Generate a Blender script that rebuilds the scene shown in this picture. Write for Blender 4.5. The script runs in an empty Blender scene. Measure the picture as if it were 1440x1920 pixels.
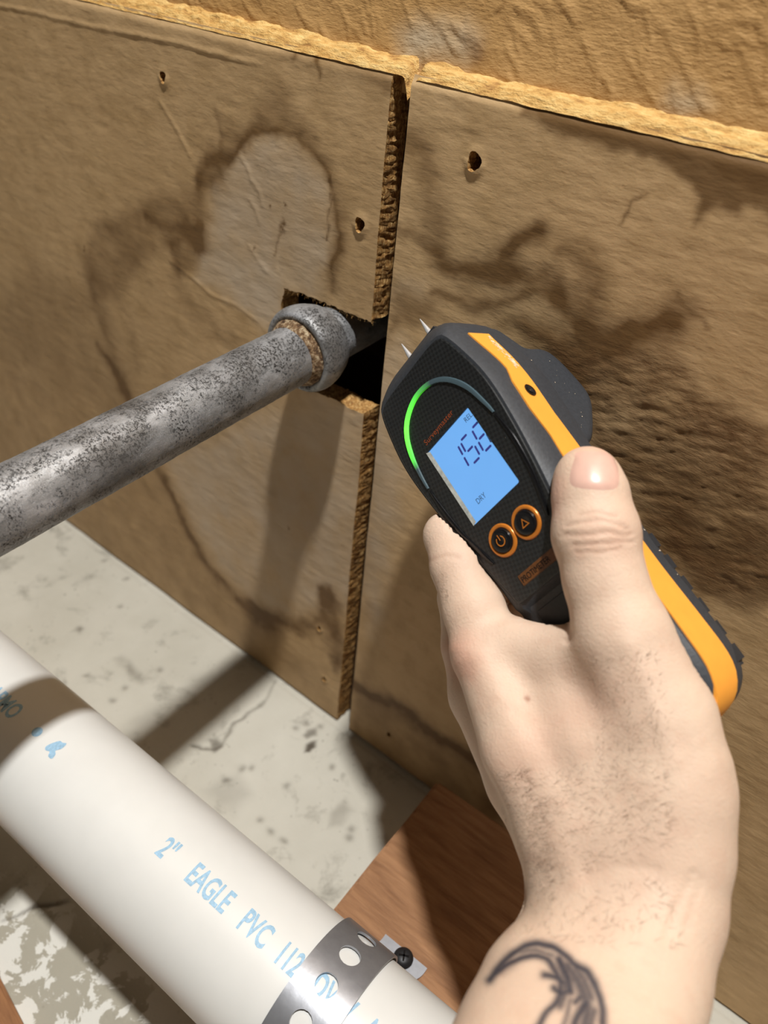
import bpy, bmesh, math, random
import numpy as np
from mathutils import Matrix, Vector

# ------------------------------------------------------------------ camera, world, light
scn = bpy.context.scene
COL = scn.collection
F_PX = 1442.0
R = np.array([[0.78303727, 0.43760826, -0.44198602],
              [0.61591463, -0.44660362, 0.6489949],
              [0.08661297, -0.78041285, -0.61923661]])      # camera (x right, y down, z forward) -> world
CAM = np.array([0.21515498, -0.254, 0.43316823])
cam_d = bpy.data.cameras.new('camera')
cam_d.sensor_fit = 'AUTO'; cam_d.sensor_width = 36.0
cam_d.lens = 36.0 * F_PX / 1920.0
cam_d.clip_start = 0.01; cam_d.clip_end = 50
cam_d.dof.use_dof = True; cam_d.dof.focus_distance = 0.285; cam_d.dof.aperture_fstop = 10.0
cam = bpy.data.objects.new('camera', cam_d); COL.objects.link(cam)
M4 = Matrix.Identity(4)
for i in range(3):
    M4[i][0] = R[i, 0]; M4[i][1] = -R[i, 1]; M4[i][2] = -R[i, 2]; M4[i][3] = CAM[i]
cam.matrix_world = M4
scn.camera = cam

world = bpy.data.worlds.new('world'); scn.world = world
world.use_nodes = True
world.node_tree.nodes['Background'].inputs[0].default_value = (1.0, 0.86, 0.68, 1)
world.node_tree.nodes['Background'].inputs[1].default_value = 0.062

bulb_d = bpy.data.lights.new('ceiling_bulb', 'POINT')
bulb_d.energy = 82; bulb_d.shadow_soft_size = 0.030; bulb_d.color = (1.0, 0.988, 0.955)
bulb = bpy.data.objects.new('ceiling_bulb', bulb_d); COL.objects.link(bulb)
bulb.location = (0.235, -0.245, 1.45)

scn.view_settings.view_transform = 'Standard'
scn.view_settings.look = 'None'
scn.view_settings.exposure = 0.0
scn.view_settings.gamma = 1.0
scn.view_settings.use_curve_mapping = False

random.seed(7)
RNG = np.random.default_rng(11)

# ------------------------------------------------------------------ geometry of the photograph -> place
def ray(x, y): return R @ np.array([(x - 720) / F_PX, (y - 960) / F_PX, 1.0])
def on_wall(x, y, yy=0.0):
    r = ray(x, y); t = (yy - CAM[1]) / r[1]; return CAM + r * t
def on_floor(x, y, z=0.0):
    r = ray(x, y); t = (z - CAM[2]) / r[2]; return CAM + r * t
def wpts(pl): return [tuple(on_wall(*p)[[0, 2]]) for p in pl]
def fpts(pl): return [tuple(on_floor(*p)[[0, 1]]) for p in pl]

# ------------------------------------------------------------------ materials
def lin(c):
    c = c / 255.0
    return c / 12.92 if c <= 0.04045 else ((c + 0.055) / 1.055) ** 2.4
def rgb(r, g, b): return (lin(r), lin(g), lin(b), 1.0)

class NT:
    def __init__(self, name):
        self.m = bpy.data.materials.new(name); self.m.use_nodes = True
        self.t = self.m.node_tree; self.b = self.t.nodes['Principled BSDF']
        self.tc = self.t.nodes.new('ShaderNodeTexCoord')
    def n(self, typ, **kw):
        nd = self.t.nodes.new(typ)
        for k, v in kw.items(): setattr(nd, k, v)
        return nd
    def link(self, a, b): self.t.links.new(a, b)
    def mapping(self, scale=(1, 1, 1), rot=(0, 0, 0), coord='Object'):
        mp = self.n('ShaderNodeMapping'); mp.inputs['Scale'].default_value = scale; mp.inputs['Rotation'].default_value = rot
        self.link(self.tc.outputs[coord], mp.inputs['Vector']); return mp.outputs['Vector']
    def noise(self, scale, detail=4, rough=0.55, vec=None, dist=0.0):
        nd = self.n('ShaderNodeTexNoise'); nd.inputs['Scale'].default_value = scale
        nd.inputs['Detail'].default_value = detail; nd.inputs['Roughness'].default_value = rough
        nd.inputs['Distortion'].default_value = dist
        self.link(vec if vec is not None else self.tc.outputs['Object'], nd.inputs['Vector']); return nd.outputs['Fac']
    def voro(self, scale, vec=None, feature='F1'):
        nd = self.n('ShaderNodeTexVoronoi'); nd.feature = feature; nd.inputs['Scale'].default_value = scale
        self.link(vec if vec is not None else self.tc.outputs['Object'], nd.inputs['Vector']); return nd.outputs['Distance']
    def ramp(self, fac, stops):
        nd = self.n('ShaderNodeValToRGB'); el = nd.color_ramp.elements
        while len(el) < len(stops): el.new(0.5)
        for e, (p, c) in zip(el, stops):
            e.position = p; e.color = c if len(c) == 4 else (*c, 1)
        self.link(fac, nd.inputs['Fac']); return nd.outputs['Color']
    def mask(self, fac, lo, hi):
        nd = self.n('ShaderNodeMapRange'); nd.inputs['From Min'].default_value = lo; nd.inputs['From Max'].default_value = hi
        nd.clamp = True; self.link(fac, nd.inputs['Value']); return nd.outputs['Result']
    def mix(self, fac, a, b, blend='MIX'):
        nd = self.n('ShaderNodeMix'); nd.data_type = 'RGBA'; nd.blend_type = blend
        for s, v in ((nd.inputs['Factor'], fac), (nd.inputs['A'], a), (nd.inputs['B'], b)):
            if hasattr(v, 'is_output'): self.link(v, s)
            else: s.default_value = v
        return nd.outputs['Result']
    def math(self, op, a, b=0.0, c=None):
        nd = self.n('ShaderNodeMath'); nd.operation = op
        for i, v in enumerate((a, b, c)):
            if v is None: continue
            if hasattr(v, 'is_output'): self.link(v, nd.inputs[i])
            else: nd.inputs[i].default_value = v
        return nd.outputs[0]
    def attr(self, name):
        nd = self.n('ShaderNodeAttribute'); nd.attribute_name = name
        sp = self.n('ShaderNodeSeparateColor'); self.link(nd.outputs['Color'], sp.inputs[0])
        return sp.outputs
    def bump(self, h, dist=0.001, strength=1.0, prev=None):
        nd = self.n('ShaderNodeBump'); nd.inputs['Distance'].default_value = dist; nd.inputs['Strength'].default_value = strength
        self.link(h, nd.inputs['Height'])
        if prev is not None: self.link(prev, nd.inputs['Normal'])
        self.link(nd.outputs['Normal'], self.b.inputs['Normal']); return nd.outputs['Normal']
    def set(self, **kw):
        for k, v in kw.items():
            s = self.b.inputs[k.replace('_', ' ')]
            if hasattr(v, 'is_output'): self.link(v, s)
            else: s.default_value = v
        return self.m

def plain(name, col, rough=0.5, metal=0.0, var=0.12, scale=400, bump=0.0, spec=0.5, coat=0.0):
    t = NT(name)
    nz = t.noise(scale, 3)
    dark = tuple(c * (1 - var) for c in col[:3]) + (1,)
    lite = tuple(min(1, c * (1 + var)) for c in col[:3]) + (1,)
    c = t.ramp(nz, [(0.3, dark), (0.7, lite)])
    t.set(Base_Color=c, Roughness=rough, Metallic=metal)
    t.b.inputs['Specular IOR Level'].default_value = spec
    t.b.inputs['Coat Weight'].default_value = coat
    if bump: t.bump(nz, bump)
    return t.m

# wall boards: tan paper-faced board with water stains (attribute "paint": R brown tide lines, G grey wash and a painted sheen, B wet rough fibres)
def mat_wall():
    t = NT('stained_wallboard')
    st = t.mapping((0.5, 1, 1.4), (0, 0.10, 0))
    fib = t.noise(420, 5, 0.62, st)
    big = t.noise(9, 4, 0.55)
    fine = t.noise(1500, 3, 0.6)
    mott = t.noise(60, 5, 0.6)
    base = t.ramp(big, [(0.3, rgb(190, 157, 113)), (0.7, rgb(206, 173, 129))])
    base = t.mix(t.mask(mott, 0.45, 0.75), base, rgb(178, 146, 102))
    base = t.mix(t.math('MULTIPLY', t.mask(fine, 0.55, 0.8), 0.35), base, rgb(222, 196, 156))
    a = t.attr('paint')
    c = t.mix(t.math('MULTIPLY', a[1], 0.9), base, rgb(206, 191, 172))
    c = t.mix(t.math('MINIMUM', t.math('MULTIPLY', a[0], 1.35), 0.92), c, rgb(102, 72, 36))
    tex = t.noise(260, 6, 0.7, st)
    wet = t.math('MULTIPLY', a[2], t.mask(tex, 0.25, 0.62))
    c = t.mix(wet, c, rgb(96, 64, 33))
    c = t.mix(t.math('MULTIPLY', t.mask(fib, 0.6, 0.8), 0.14), c, rgb(120, 88, 50))
    t.set(Base_Color=c, Roughness=0.62)
    t.b.inputs['Specular IOR Level'].default_value = 0.35
    n1 = t.bump(fib, 0.0005, 0.35)
    h2 = t.math('MULTIPLY', tex, a[2])
    n2 = t.bump(h2, 0.0013, 0.8, n1)
    t.bump(t.noise(120, 3, 0.5, st), 0.0009, 0.4, n2)
    return t.m
def mat_edge():
    t = NT('fibrous_board_edge')
    v = t.mapping((1, 1, 0.45))
    n = t.noise(900, 5, 0.75, v); n2 = t.noise(180, 4, 0.6)
    c = t.ramp(n, [(0.3, rgb(104, 66, 26)), (0.5, rgb(184, 134, 70)), (0.66, rgb(246, 212, 146))])
    c = t.mix(t.math('MULTIPLY', t.mask(n2, 0.5, 0.75), 0.6), c, rgb(110, 70, 28))
    t.set(Base_Color=c, Roughness=0.7); t.bump(n, 0.0012, 0.8)
    return t.m
def mat_upper():
    t = NT('wrinkled_yellow_board')
    n = t.noise(14, 4); f = t.noise(700, 4, 0.6, t.mapping((0.5, 1, 1.5)))
    c = t.ramp(n, [(0.3, rgb(182, 140, 84)), (0.7, rgb(200, 158, 102))])
    a = t.attr('paint')
    c = t.mix(a[0], c, rgb(122, 78, 32))
    c = t.mix(a[1], c, rgb(206, 190, 164))
    t.set(Base_Color=c, Roughness=t.math('SUBTRACT', 0.6, t.math('MULTIPLY', a[1], 0.3)))
    n1 = t.bump(f, 0.0006, 0.6)
    t.bump(t.noise(90, 4, 0.6), 0.001, 0.5, n1)
    return t.m
def mat_core():
    t = NT('torn_yellow_core')
    n = t.noise(330, 5, 0.7, t.mapping((0.4, 1, 1))); n2 = t.noise(60, 4)
    c = t.ramp(n, [(0.27, rgb(136, 90, 40)), (0.45, rgb(196, 152, 84)), (0.7, rgb(224, 190, 124))])
    c = t.mix(t.mask(n2, 0.56, 0.75), c, rgb(188, 140, 70))
    t.set(Base_Color=c, Roughness=0.75); t.bump(n, 0.002, 0.9)
    return t.m
def mat_floor():
    t = NT('bare_concrete')
    big = t.noise(7, 5, 0.6); med = t.noise(55, 5, 0.65); fine = t.noise(600, 4, 0.6)
    c = t.ramp(big, [(0.3, rgb(182, 177, 163)), (0.7, rgb(206, 202, 190))])
    sp = t.mask(t.noise(42, 6, 0.7, dist=0.4), 0.56, 0.70)
    c = t.mix(t.math('MULTIPLY', sp, 0.6), c, rgb(124, 119, 108))
    pit = t.mask(t.voro(170), 0.18, 0.08)
    c = t.mix(t.math('MULTIPLY', t.math('MULTIPLY', pit, t.mask(med, 0.5, 0.62)), 0.7), c, rgb(104, 98, 86))
    a = t.attr('paint')                      # R dark marks, crack and a painted shadow edge, G peeling white paint, B bare grey
    c = t.mix(a[2], c, rgb(158, 152, 136))
    c = t.mix(t.math('MULTIPLY', a[1], t.mask(t.noise(48, 7, 0.62, dist=0.5), 0.505, 0.525)), c, rgb(222, 220, 212))
    c = t.mix(a[0], c, rgb(78, 68, 56))
    t.set(Base_Color=c, Roughness=0.85)
    h = t.math('ADD', t.math('MULTIPLY', med, 0.7), t.math('MULTIPLY', fine, 0.3))
    t.bump(h, 0.0012, 0.5)
    return t.m
def mat_galv():
    t = NT('weathered_galvanized_steel')
    v = t.mapping((1, 0.45, 1))
    n = t.noise(120, 6, 0.7, v); s = t.noise(950, 6, 0.8); b = t.noise(30, 4)
    c = t.ramp(n, [(0.3, rgb(112, 112, 111)), (0.55, rgb(152, 153, 155)), (0.75, rgb(190, 191, 195))])
    pits = t.math('MULTIPLY', t.mask(s, 0.525, 0.575), t.mask(t.noise(60, 6, 0.75), 0.44, 0.58))
    c = t.mix(t.math('MULTIPLY', t.mask(t.noise(2200, 4, 0.7), 0.5, 0.7), 0.5), c, rgb(196, 196, 198))
    c = t.mix(pits, c, rgb(26, 24, 22))
    c = t.mix(t.mask(b, 0.50, 0.70), c, rgb(102, 100, 98))
    t.set(Base_Color=c, Metallic=0.5, Roughness=0.5)
    hh = t.math('SUBTRACT', t.math('MULTIPLY', n, 0.5), t.math('MULTIPLY', pits, 0.8))
    t.bump(hh, 0.0008, 0.8)
    return t.m
def mat_rust():
    t = NT('rusted_thread')
    n = t.noise(420, 5, 0.7)
    c = t.ramp(n, [(0.36, rgb(58, 36, 20)), (0.5, rgb(128, 98, 66)), (0.64, rgb(206, 188, 156))])
    t.set(Base_Color=c, Roughness=0.8); t.bump(n, 0.002, 1.0)
    return t.m
def mat_wood(name, c1, c2, axis=(0.12, 1, 1)):
    t = NT(name)
    n = t.noise(220, 6, 0.65, t.mapping(axis), 0.3); k = t.noise(25, 3)
    c = t.ramp(n, [(0.3, c1), (0.7, c2)])
    c = t.mix(t.math('MULTIPLY', t.mask(k, 0.55, 0.75), 0.4), c, c1)
    t.set(Base_Color=c, Roughness=0.7); t.bump(n, 0.001, 0.5)
    return t.m
def mat_skin():
    t = NT('skin')
    big = t.noise(28, 4, 0.6); fine = t.noise(900, 4, 0.6); mid = t.noise(140, 4, 0.6)
    c = t.ramp(big, [(0.3, rgb(206, 178, 157)), (0.7, rgb(218, 193, 171))])
    c = t.mix(t.math('MULTIPLY', t.mask(mid, 0.5, 0.75), 0.35), c, rgb(200, 162, 140))
    a = t.attr('paint')                      # R tattoo ink, G pink knuckles, B fold lines and moles
    c = t.mix(t.math('MULTIPLY', a[1], 0.6), c, rgb(202, 134, 112))
    c = t.mix(t.math('MULTIPLY', a[2], 0.75), c, rgb(150, 100, 78))
    c = t.mix(t.math('MULTIPLY', a[0], 0.96), c, rgb(34, 40, 56))
    t.set(Base_Color=c, Roughness=0.58)
    t.b.inputs['Specular IOR Level'].default_value = 0.35
    t.b.inputs['Subsurface Weight'].default_value = 0.15
    t.b.inputs['Subsurface Radius'].default_value = (0.004, 0.0016, 0.001)
    t.b.inputs['Subsurface Scale'].default_value = 0.6
    n1 = t.bump(fine, 0.00025, 0.6)
    t.bump(t.voro(1300, feature='SMOOTH_F1'), 0.0002, 0.4, n1)
    return t.m
def mat_carbon():
    t = NT('carbon_weave_black')
    ck = t.n('ShaderNodeTexChecker'); ck.inputs['Scale'].default_value = 900
    t.link(t.mapping((1, 1, 0.001), (0, 0, 0.5)), ck.inputs['Vector'])
    c = t.mix(ck.outputs['Fac'], rgb(24, 25, 26), rgb(36, 38, 39))
    t.set(Base_Color=c, Roughness=0.38); t.bump(ck.outputs['Fac'], 0.00008, 0.35)
    return t.m
def emis(name, col, strength, rough=0.25):
    t = NT(name); n = t.noise(60, 2)
    c = t.ramp(n, [(0.2, tuple(x * 0.94 for x in col[:3]) + (1,)), (0.8, col)])
    t.set(Base_Color=(0.02, 0.02, 0.02, 1), Emission_Color=c, Emission_Strength=strength, Roughness=rough)
    return t.m

MAT = dict(
    wall=mat_wall(), edge=mat_edge(), upper=mat_upper(), core=mat_core(), floor=mat_floor(), galv=mat_galv(), rust=mat_rust(),
    block=mat_wood('reddish_wood', rgb(120, 80, 48), rgb(166, 122, 84)),
    scrap=mat_wood('brown_scrap_wood', rgb(116, 74, 42), rgb(160, 112, 70)),
    stud=mat_wood('dark_framing', rgb(58, 38, 22), rgb(86, 58, 34)),
    skin=mat_skin(), carbon=mat_carbon(),
    pvc=plain('white_pvc', rgb(217, 217, 214), 0.38, var=0.02, scale=60),
    print=plain('blue_print', rgb(150, 186, 212), 0.5, var=0.15, scale=900),
    strap=plain('zinc_strap', rgb(158, 160, 166), 0.38, 0.7, 0.06, 300, 0.00004),
    screw=plain('black_screw', rgb(40, 40, 42), 0.45, 0.4),
    rubber=plain('charcoal_rubber', rgb(54, 57, 62), 0.52, var=0.15, scale=900, bump=0.00008),
    shell=plain('dark_plastic', rgb(40, 43, 48), 0.45, var=0.12, scale=700),
    orange=plain('orange_band', rgb(244, 164, 62), 0.5, var=0.03, scale=200),
    copper=plain('copper_orange_ring', rgb(206, 124, 44), 0.28, 0.25, 0.1, 300),
    gloss=plain('gloss_black', rgb(18, 18, 20), 0.16, var=0.1),
    clear=plain('grey_light_guide', rgb(70, 82, 94), 0.15, var=0.1),
    glass=plain('screen_edge_glass', rgb(176, 178, 172), 0.2, 0.1, 0.25, 500),
    chrome=plain('steel_pin', rgb(232, 232, 234), 0.3, 0.55, 0.05),
    scuff=plain('white_scuff', rgb(236, 214, 184), 0.7, var=0.2, scale=1500),
    rusttext=plain('dull_orange_print', rgb(150, 72, 36), 0.5, var=0.1),
    plate=plain('brown_name_plate', rgb(104, 62, 26), 0.4, var=0.25, scale=900),
    segment=plain('display_segment', rgb(58, 62, 150), 0.4, var=0.1),
    segment_dark=plain('display_small_print', rgb(56, 84, 120), 0.4, var=0.1),
    lcd=emis('lit_display', (0.17, 0.46, 0.95, 1), 0.95),
    nail=plain('thumbnail_skin', rgb(214, 174, 158), 0.3, var=0.05, scale=300, coat=0.3),
    hair=plain('dark_body_hair', rgb(112, 90, 72), 0.6, var=0.1),
    lime=plain('grey_lime_drip', rgb(176, 176, 172), 0.4),
)

# ------------------------------------------------------------------ object helpers
def link(o, parent=None, label=None, cat=None, group=None, kind=None):
    COL.objects.link(o)
    if parent is not None: o.parent = parent
    if label: o['label'] = label
    if cat: o['category'] = cat
    if group: o['group'] = group
    if kind: o['kind'] = kind
    return o
def empty(name, loc=(0, 0, 0), **kw):
    o = bpy.data.objects.new(name, None); o.location = loc; o.empty_display_size = 0.02
    return link(o, **kw)
def mesh(name, verts, faces, mats, smooth=True, midx=None, paint=None, paint_name='paint'):
    me = bpy.data.meshes.new(name)
    verts = np.asarray(verts, dtype=np.float64)
    me.from_pydata(verts.tolist() if len(verts) < 4000 else verts, [], faces if isinstance(faces, list) else faces.tolist())
    for m in (mats if isinstance(mats, (list, tuple)) else [mats]): me.materials.append(m)
    if midx is not None: me.polygons.foreach_set('material_index', np.asarray(midx, dtype=np.int32))
    me.polygons.foreach_set('use_smooth', np.full(len(me.polygons), smooth, dtype=bool))
    if paint is not None:
        at = me.color_attributes.new(paint_name, 'FLOAT_COLOR', 'POINT')
        p = np.ones((len(verts), 4), dtype=np.float32); p[:, :paint.shape[1]] = paint
        at.data.foreach_set('color', p.ravel())
    me.update()
    return me
def obj(name, me, **kw):
    return link(bpy.data.objects.new(name, me), **kw)
def from_bm(name, bm, mat, smooth=True):
    me = bpy.data.meshes.new(name); bmesh.ops.recalc_face_normals(bm, faces=bm.faces[:]); bm.to_mesh(me); bm.free()
    for m in (mat if isinstance(mat, (list, tuple)) else [mat]): me.materials.append(m)
    for p in me.polygons: p.use_smooth = smooth
    return me
def smooth_angle(me, deg=35):
    me.set_sharp_from_angle(angle=math.radians(deg))
    return me

# numpy value noise
def vnoise(x, y, scale, seed=0):
    g = np.random.default_rng(seed).random((256, 256))
    u = x * scale + 100.37 + seed * 3.1; v = y * scale + 57.11 + seed * 1.7
    iu = np.floor(u).astype(int); iv = np.floor(v).astype(int); fu = u - iu; fv = v - iv
    fu = fu * fu * (3 - 2 * fu); fv = fv * fv * (3 - 2 * fv)
    a = g[iu % 256, iv % 256]; b = g[(iu + 1) % 256, iv % 256]; c = g[iu % 256, (iv + 1) % 256]; d = g[(iu + 1) % 256, (iv + 1) % 256]
    return (a * (1 - fu) + b * fu) * (1 - fv) + (c * (1 - fu) + d * fu) * fv
def fbm(x, y, scale, seed=0, oct=4):
    s = 0; a = 0.5; t = 0
    for o in range(oct):
        s = s + a * vnoise(x, y, scale * 2 ** o, seed + o); t += a; a *= 0.55
    return s / t
def seg_dist(x, y, pl):
    d = np.full(x.shape, 1e9)
    for (ax, ay), (bx, by) in zip(pl[:-1], pl[1:]):
        dx, dy = bx - ax, by - ay; L = dx * dx + dy * dy + 1e-18
        t = np.clip(((x - ax) * dx + (y - ay) * dy) / L, 0, 1)
        d = np.minimum(d, np.hypot(x - ax - t * dx, y - ay - t * dy))
    return d
def poly_sd(x, y, pl):
    d = seg_dist(x, y, pl + pl[:1]); ins = np.zeros(x.shape, bool)
    for (ax, ay), (bx, by) in zip(pl, pl[1:] + pl[:1]):
        if ay == by: continue
        c = ((ay > y) != (by > y)) & (x < (bx - ax) * (y - ay) / (by - ay) + ax); ins ^= c
    return np.where(ins, -d, d)
def catmull(pl, n=6, closed=False):
    P = [np.array(p, float) for p in pl]; out = []
    m = len(P); rng = range(m if closed else m - 1)
    for i in rng:
        p0 = P[(i - 1) % m] if (closed or i > 0) else P[i]; p1 = P[i]; p2 = P[(i + 1) % m]
        p3 = P[(i + 2) % m] if (closed or i + 2 < m) else p2
        for k in range(n):
            t = k / n
            out.append(0.5 * ((2 * p1) + (p2 - p0) * t + (2 * p0 - 5 * p1 + 4 * p2 - p3) * t * t + (3 * p1 - p0 - 3 * p2 + p3) * t ** 3))
    if not closed: out.append(P[-1])
    return [tuple(p) for p in out]
def sstep(v, a, b):
    t = np.clip((v - a) / (b - a), 0, 1); return t * t * (3 - 2 * t)

class Paint:
    def __init__(self, x, y, seed=3, warp=0.004, wscale=60):
        self.x, self.y = x, y
        self.wx = x + warp * (fbm(x, y, wscale, seed) - 0.5) * 2
        self.wy = y + warp * (fbm(x, y, wscale, seed + 9) - 0.5) * 2
        self.mod = 0.45 + 1.1 * (fbm(x, y, 70, seed + 20) - 0.2)
        self.ch = np.zeros((len(x), 3))
    def _sub(self, pl, pad):
        a = np.array(pl); lo = a.min(0) - pad; hi = a.max(0) + pad
        return np.nonzero((self.x > lo[0]) & (self.x < hi[0]) & (self.y > lo[1]) & (self.y < hi[1]))[0]
    def stroke(self, pl, w, s, c=0, mod=True, exp=2.0, smooth=True):
        if smooth and len(pl) > 2: pl = catmull(pl, 5)
        i = self._sub(pl, 5 * w + 0.008)
        if len(i) == 0: return
        d = seg_dist(self.wx[i], self.wy[i], pl)
        v = s * np.exp(-(d / w) ** exp)
        if mod: v = v * self.mod[i]
        self.ch[i, c] = 1 - (1 - self.ch[i, c]) * (1 - np.clip(v, 0, 1))
    def fill(self, pl, soft, s, c=0, rim=0.0, mod=True):
        i = self._sub(pl, 4 * soft + 0.01)
        if len(i) == 0: return
        sd = poly_sd(self.wx[i], self.wy[i], pl)
        v = s * (1 - sstep(sd, -soft, soft))
        if rim: v = v + rim * np.exp(-(sd / (soft * 0.7 + 0.001)) ** 2)
        if mod: v = v * self.mod[i]
        self.ch[i, c] = 1 - (1 - self.ch[i, c]) * (1 - np.clip(v, 0, 1))
    def dots(self, pts, r, s, c=0):
        for (a, b) in pts: self.stroke([(a, b), (a + 1e-5, b)], r, s, c, mod=False, smooth=False)

# board of dense cells with real cut-outs; front at y=0, sides run back to y=thick
def board(xs, zs, sd_fun, thick, disp_fun):
    X, Z = np.meshgrid(xs, zs, indexing='ij'); sh = X.shape
    x = X.ravel().copy(); z = Z.ravel().copy()
    keepv = np.ones(len(x), bool)
    if sd_fun is not None:
        sd = sd_fun(x, z); e = 1e-5
        hx = np.gradient(xs); hz = np.gradient(zs)
        h = np.minimum(np.repeat(hx, sh[1]), np.tile(hz, sh[0]))
        near = np.nonzero(np.abs(sd) < 0.75 * h)[0]
        gx = (sd_fun(x[near] + e, z[near]) - sd_fun(x[near] - e, z[near])) / (2 * e)
        gz = (sd_fun(x[near], z[near] + e) - sd_fun(x[near], z[near] - e)) / (2 * e)
        x[near] -= sd[near] * gx; z[near] -= sd[near] * gz
        sd[near] = 0; keepv = sd >= 0
    y = disp_fun(x, z)
    idx = np.arange(len(x)).reshape(sh)
    q = np.stack([idx[:-1, :-1], idx[1:, :-1], idx[1:, 1:], idx[:-1, 1:]], -1).reshape(-1, 4)
    q = q[keepv[q].all(1)]
    V = np.stack([x, y, z], 1)
    used = np.zeros(len(x), bool); used[q.ravel()] = True
    remap = np.cumsum(used) - 1; V = V[used]; q = remap[q]
    # boundary edges
    ed = np.concatenate([q[:, [0, 1]], q[:, [1, 2]], q[:, [2, 3]], q[:, [3, 0]]])
    key = np.sort(ed, 1); k = key[:, 0].astype(np.int64) * len(V) + key[:, 1]
    _, inv, cnt = np.unique(k, return_inverse=True, return_counts=True)
    b = ed[cnt[inv] == 1]
    bv = np.unique(b); m2 = -np.ones(len(V), int); m2[bv] = np.arange(len(bv))
    verts = [V]; base = len(V); faces = [q]; steps = 5; prev = bv.copy(); side = 0
    for s in range(1, steps + 1):
        nv = V[bv].copy(); f = s / steps
        nv[:, 1] = nv[:, 1] * (1 - f) + thick * f
        j = (0.0005 if s < steps else 0.0002)
        nv[:, 0] += j * (RNG.random(len(bv)) - 0.5) * 2; nv[:, 2] += j * (RNG.random(len(bv)) - 0.5) * 2
        verts.append(nv); cur = base + np.arange(len(bv)); base += len(bv)
        faces.append(np.stack([prev[m2[b[:, 1]]], prev[m2[b[:, 0]]], cur[m2[b[:, 0]]], cur[m2[b[:, 1]]]], 1))
        prev = cur; side += len(b)
    V = np.concatenate(verts); Fq = np.concatenate(faces)
    mi = np.zeros(len(Fq), int); mi[len(q):] = 1
    return V, Fq, mi

# ------------------------------------------------------------------ setting: boards of the wall
GAP_L, GAP_R, WTOP = 0.0243, 0.0334, 0.386
hole_px = [(534, 541), (560, 548), (605, 566), (655, 588), (700, 604), (735, 612), (722, 790), (704, 776), (692, 782), (668, 772), (640, 757),
           (610, 742), (585, 733), (556, 724), (530, 700), (512, 660), (501, 626), (514, 606), (525, 585), (529, 560)]
HOLE = wpts(hole_px)
HOLE[5] = (GAP_L + 0.01, HOLE[4][1]); HOLE[6] = (GAP_L + 0.01, HOLE[7][1])
nail_left = [(*on_wall(307, 144)[[0, 2]], 0.0021), (*on_wall(676, 421)[[0, 2]], 0.0025), (*on_wall(599, 1178)[[0, 2]], 0.0016), (*on_wall(609, 1273)[[0, 2]], 0.0017)]
nail_right = [(*on_wall(890, 303)[[0, 2]], 0.0028), (*on_wall(730, 1376)[[0, 2]], 0.0015)]
def nails(x, z, L):
    d = np.full(x.shape, 1e9)
    for (a, b, r) in L:
        ang = np.arctan2((z - b) * 0.8, x - a)
        d = np.minimum(d, np.hypot(x - a, (z - b) * 0.8) - r * (1 + 0.12 * np.sin(3 * ang + a * 900)))
    return d
def sd_left(x, z):
    xj = x + 0.0022 * (fbm(x, z, 260, 5, 3) - 0.5); zj = z + 0.0026 * (fbm(x, z, 300, 8, 3) - 0.5)
    return np.minimum(poly_sd(xj, zj, HOLE), nails(x, z, nail_left))
def sd_right(x, z): return nails(x, z, nail_right)

ridge_l = catmull(wpts([(-60, 2), (60, 22), (130, 40), (190, 53), (260, 66), (320, 78), (395, 98), (450, 112), (510, 122)]), 5)
def disp_common(x, z):
    y = 0.0010 * (fbm(x, z, 22, 2) - 0.5) + 0.00028 * (fbm(x * 0.5, z, 260, 4) - 0.5)
    top = sstep(z, WTOP - 0.004, WTOP)
    return y + 0.0015 * top
def disp_left(x, z):
    y = disp_common(x, z)
    i = np.nonzero(z > 0.33)[0]
    dd = seg_dist(x[i], z[i] + 0.001 * (fbm(x[i], z[i], 200, 6) - 0.5), ridge_l)
    y[i] -= (0.00042 * np.exp(-(dd / 0.0009) ** 2)) * (1 - sstep(x[i], -0.055, -0.035))
    h = poly_sd(x, z, HOLE)
    y -= 0.0007 * np.exp(-np.clip(h, 0, 1) / 0.004) * (fbm(x, z, 150, 31) - 0.35)
    for (a, b, r) in nail_left:
        d = np.hypot(x - a, (z - b) * 0.8) - r
        y -= 0.0007 * np.exp(-(d / 0.0014) ** 2) * (0.6 + 0.6 * (z < b))
    for pl, hgt in ((wpts([(455, 300), (465, 315), (472, 340)]), .00028), (wpts([(478, 345), (487, 360), (492, 385)]), .00028), (wpts([(470, 375), (480, 395), (486, 415)]), .00022), (wpts([(468, 462), (482, 485), (500, 510)]), .00022),
                    (wpts([(320, 490), (360, 520), (400, 555), (440, 570), (480, 600)]), .0003), (wpts([(300, 190), (330, 240), (355, 290)]), .0003), (wpts([(520, 500), (530, 440)]), -.0003)):
        d = seg_dist(x, z, pl); y -= hgt * np.exp(-(d / 0.0012) ** 2)
    return y
rough_px = [(985, 625), (1060, 645), (1130, 665), (1210, 655), (1280, 690), (1330, 760), (1440, 800), (1480, 1080), (1400, 1130), (1300, 1110), (1220, 1000), (1120, 870), (1090, 740)]
ROUGH = wpts(rough_px)
def disp_right(x, z):
    y = disp_common(x, z)
    r = 1 - sstep(poly_sd(x, z, ROUGH), -0.006, 0.006)
    fl = fbm(x * 0.35 + z * 0.25, z - 0.35 * x, 330, 41, 4)
    y -= r * 0.0011 * (fl - 0.4)
    for (a, b, rr) in nail_right:
        d = np.hypot(x - a, (z - b) * 0.8) - rr
        y -= 0.0007 * np.exp(-(d / 0.0014) ** 2) * (0.6 + 0.6 * (z < b))
    return y

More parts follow.
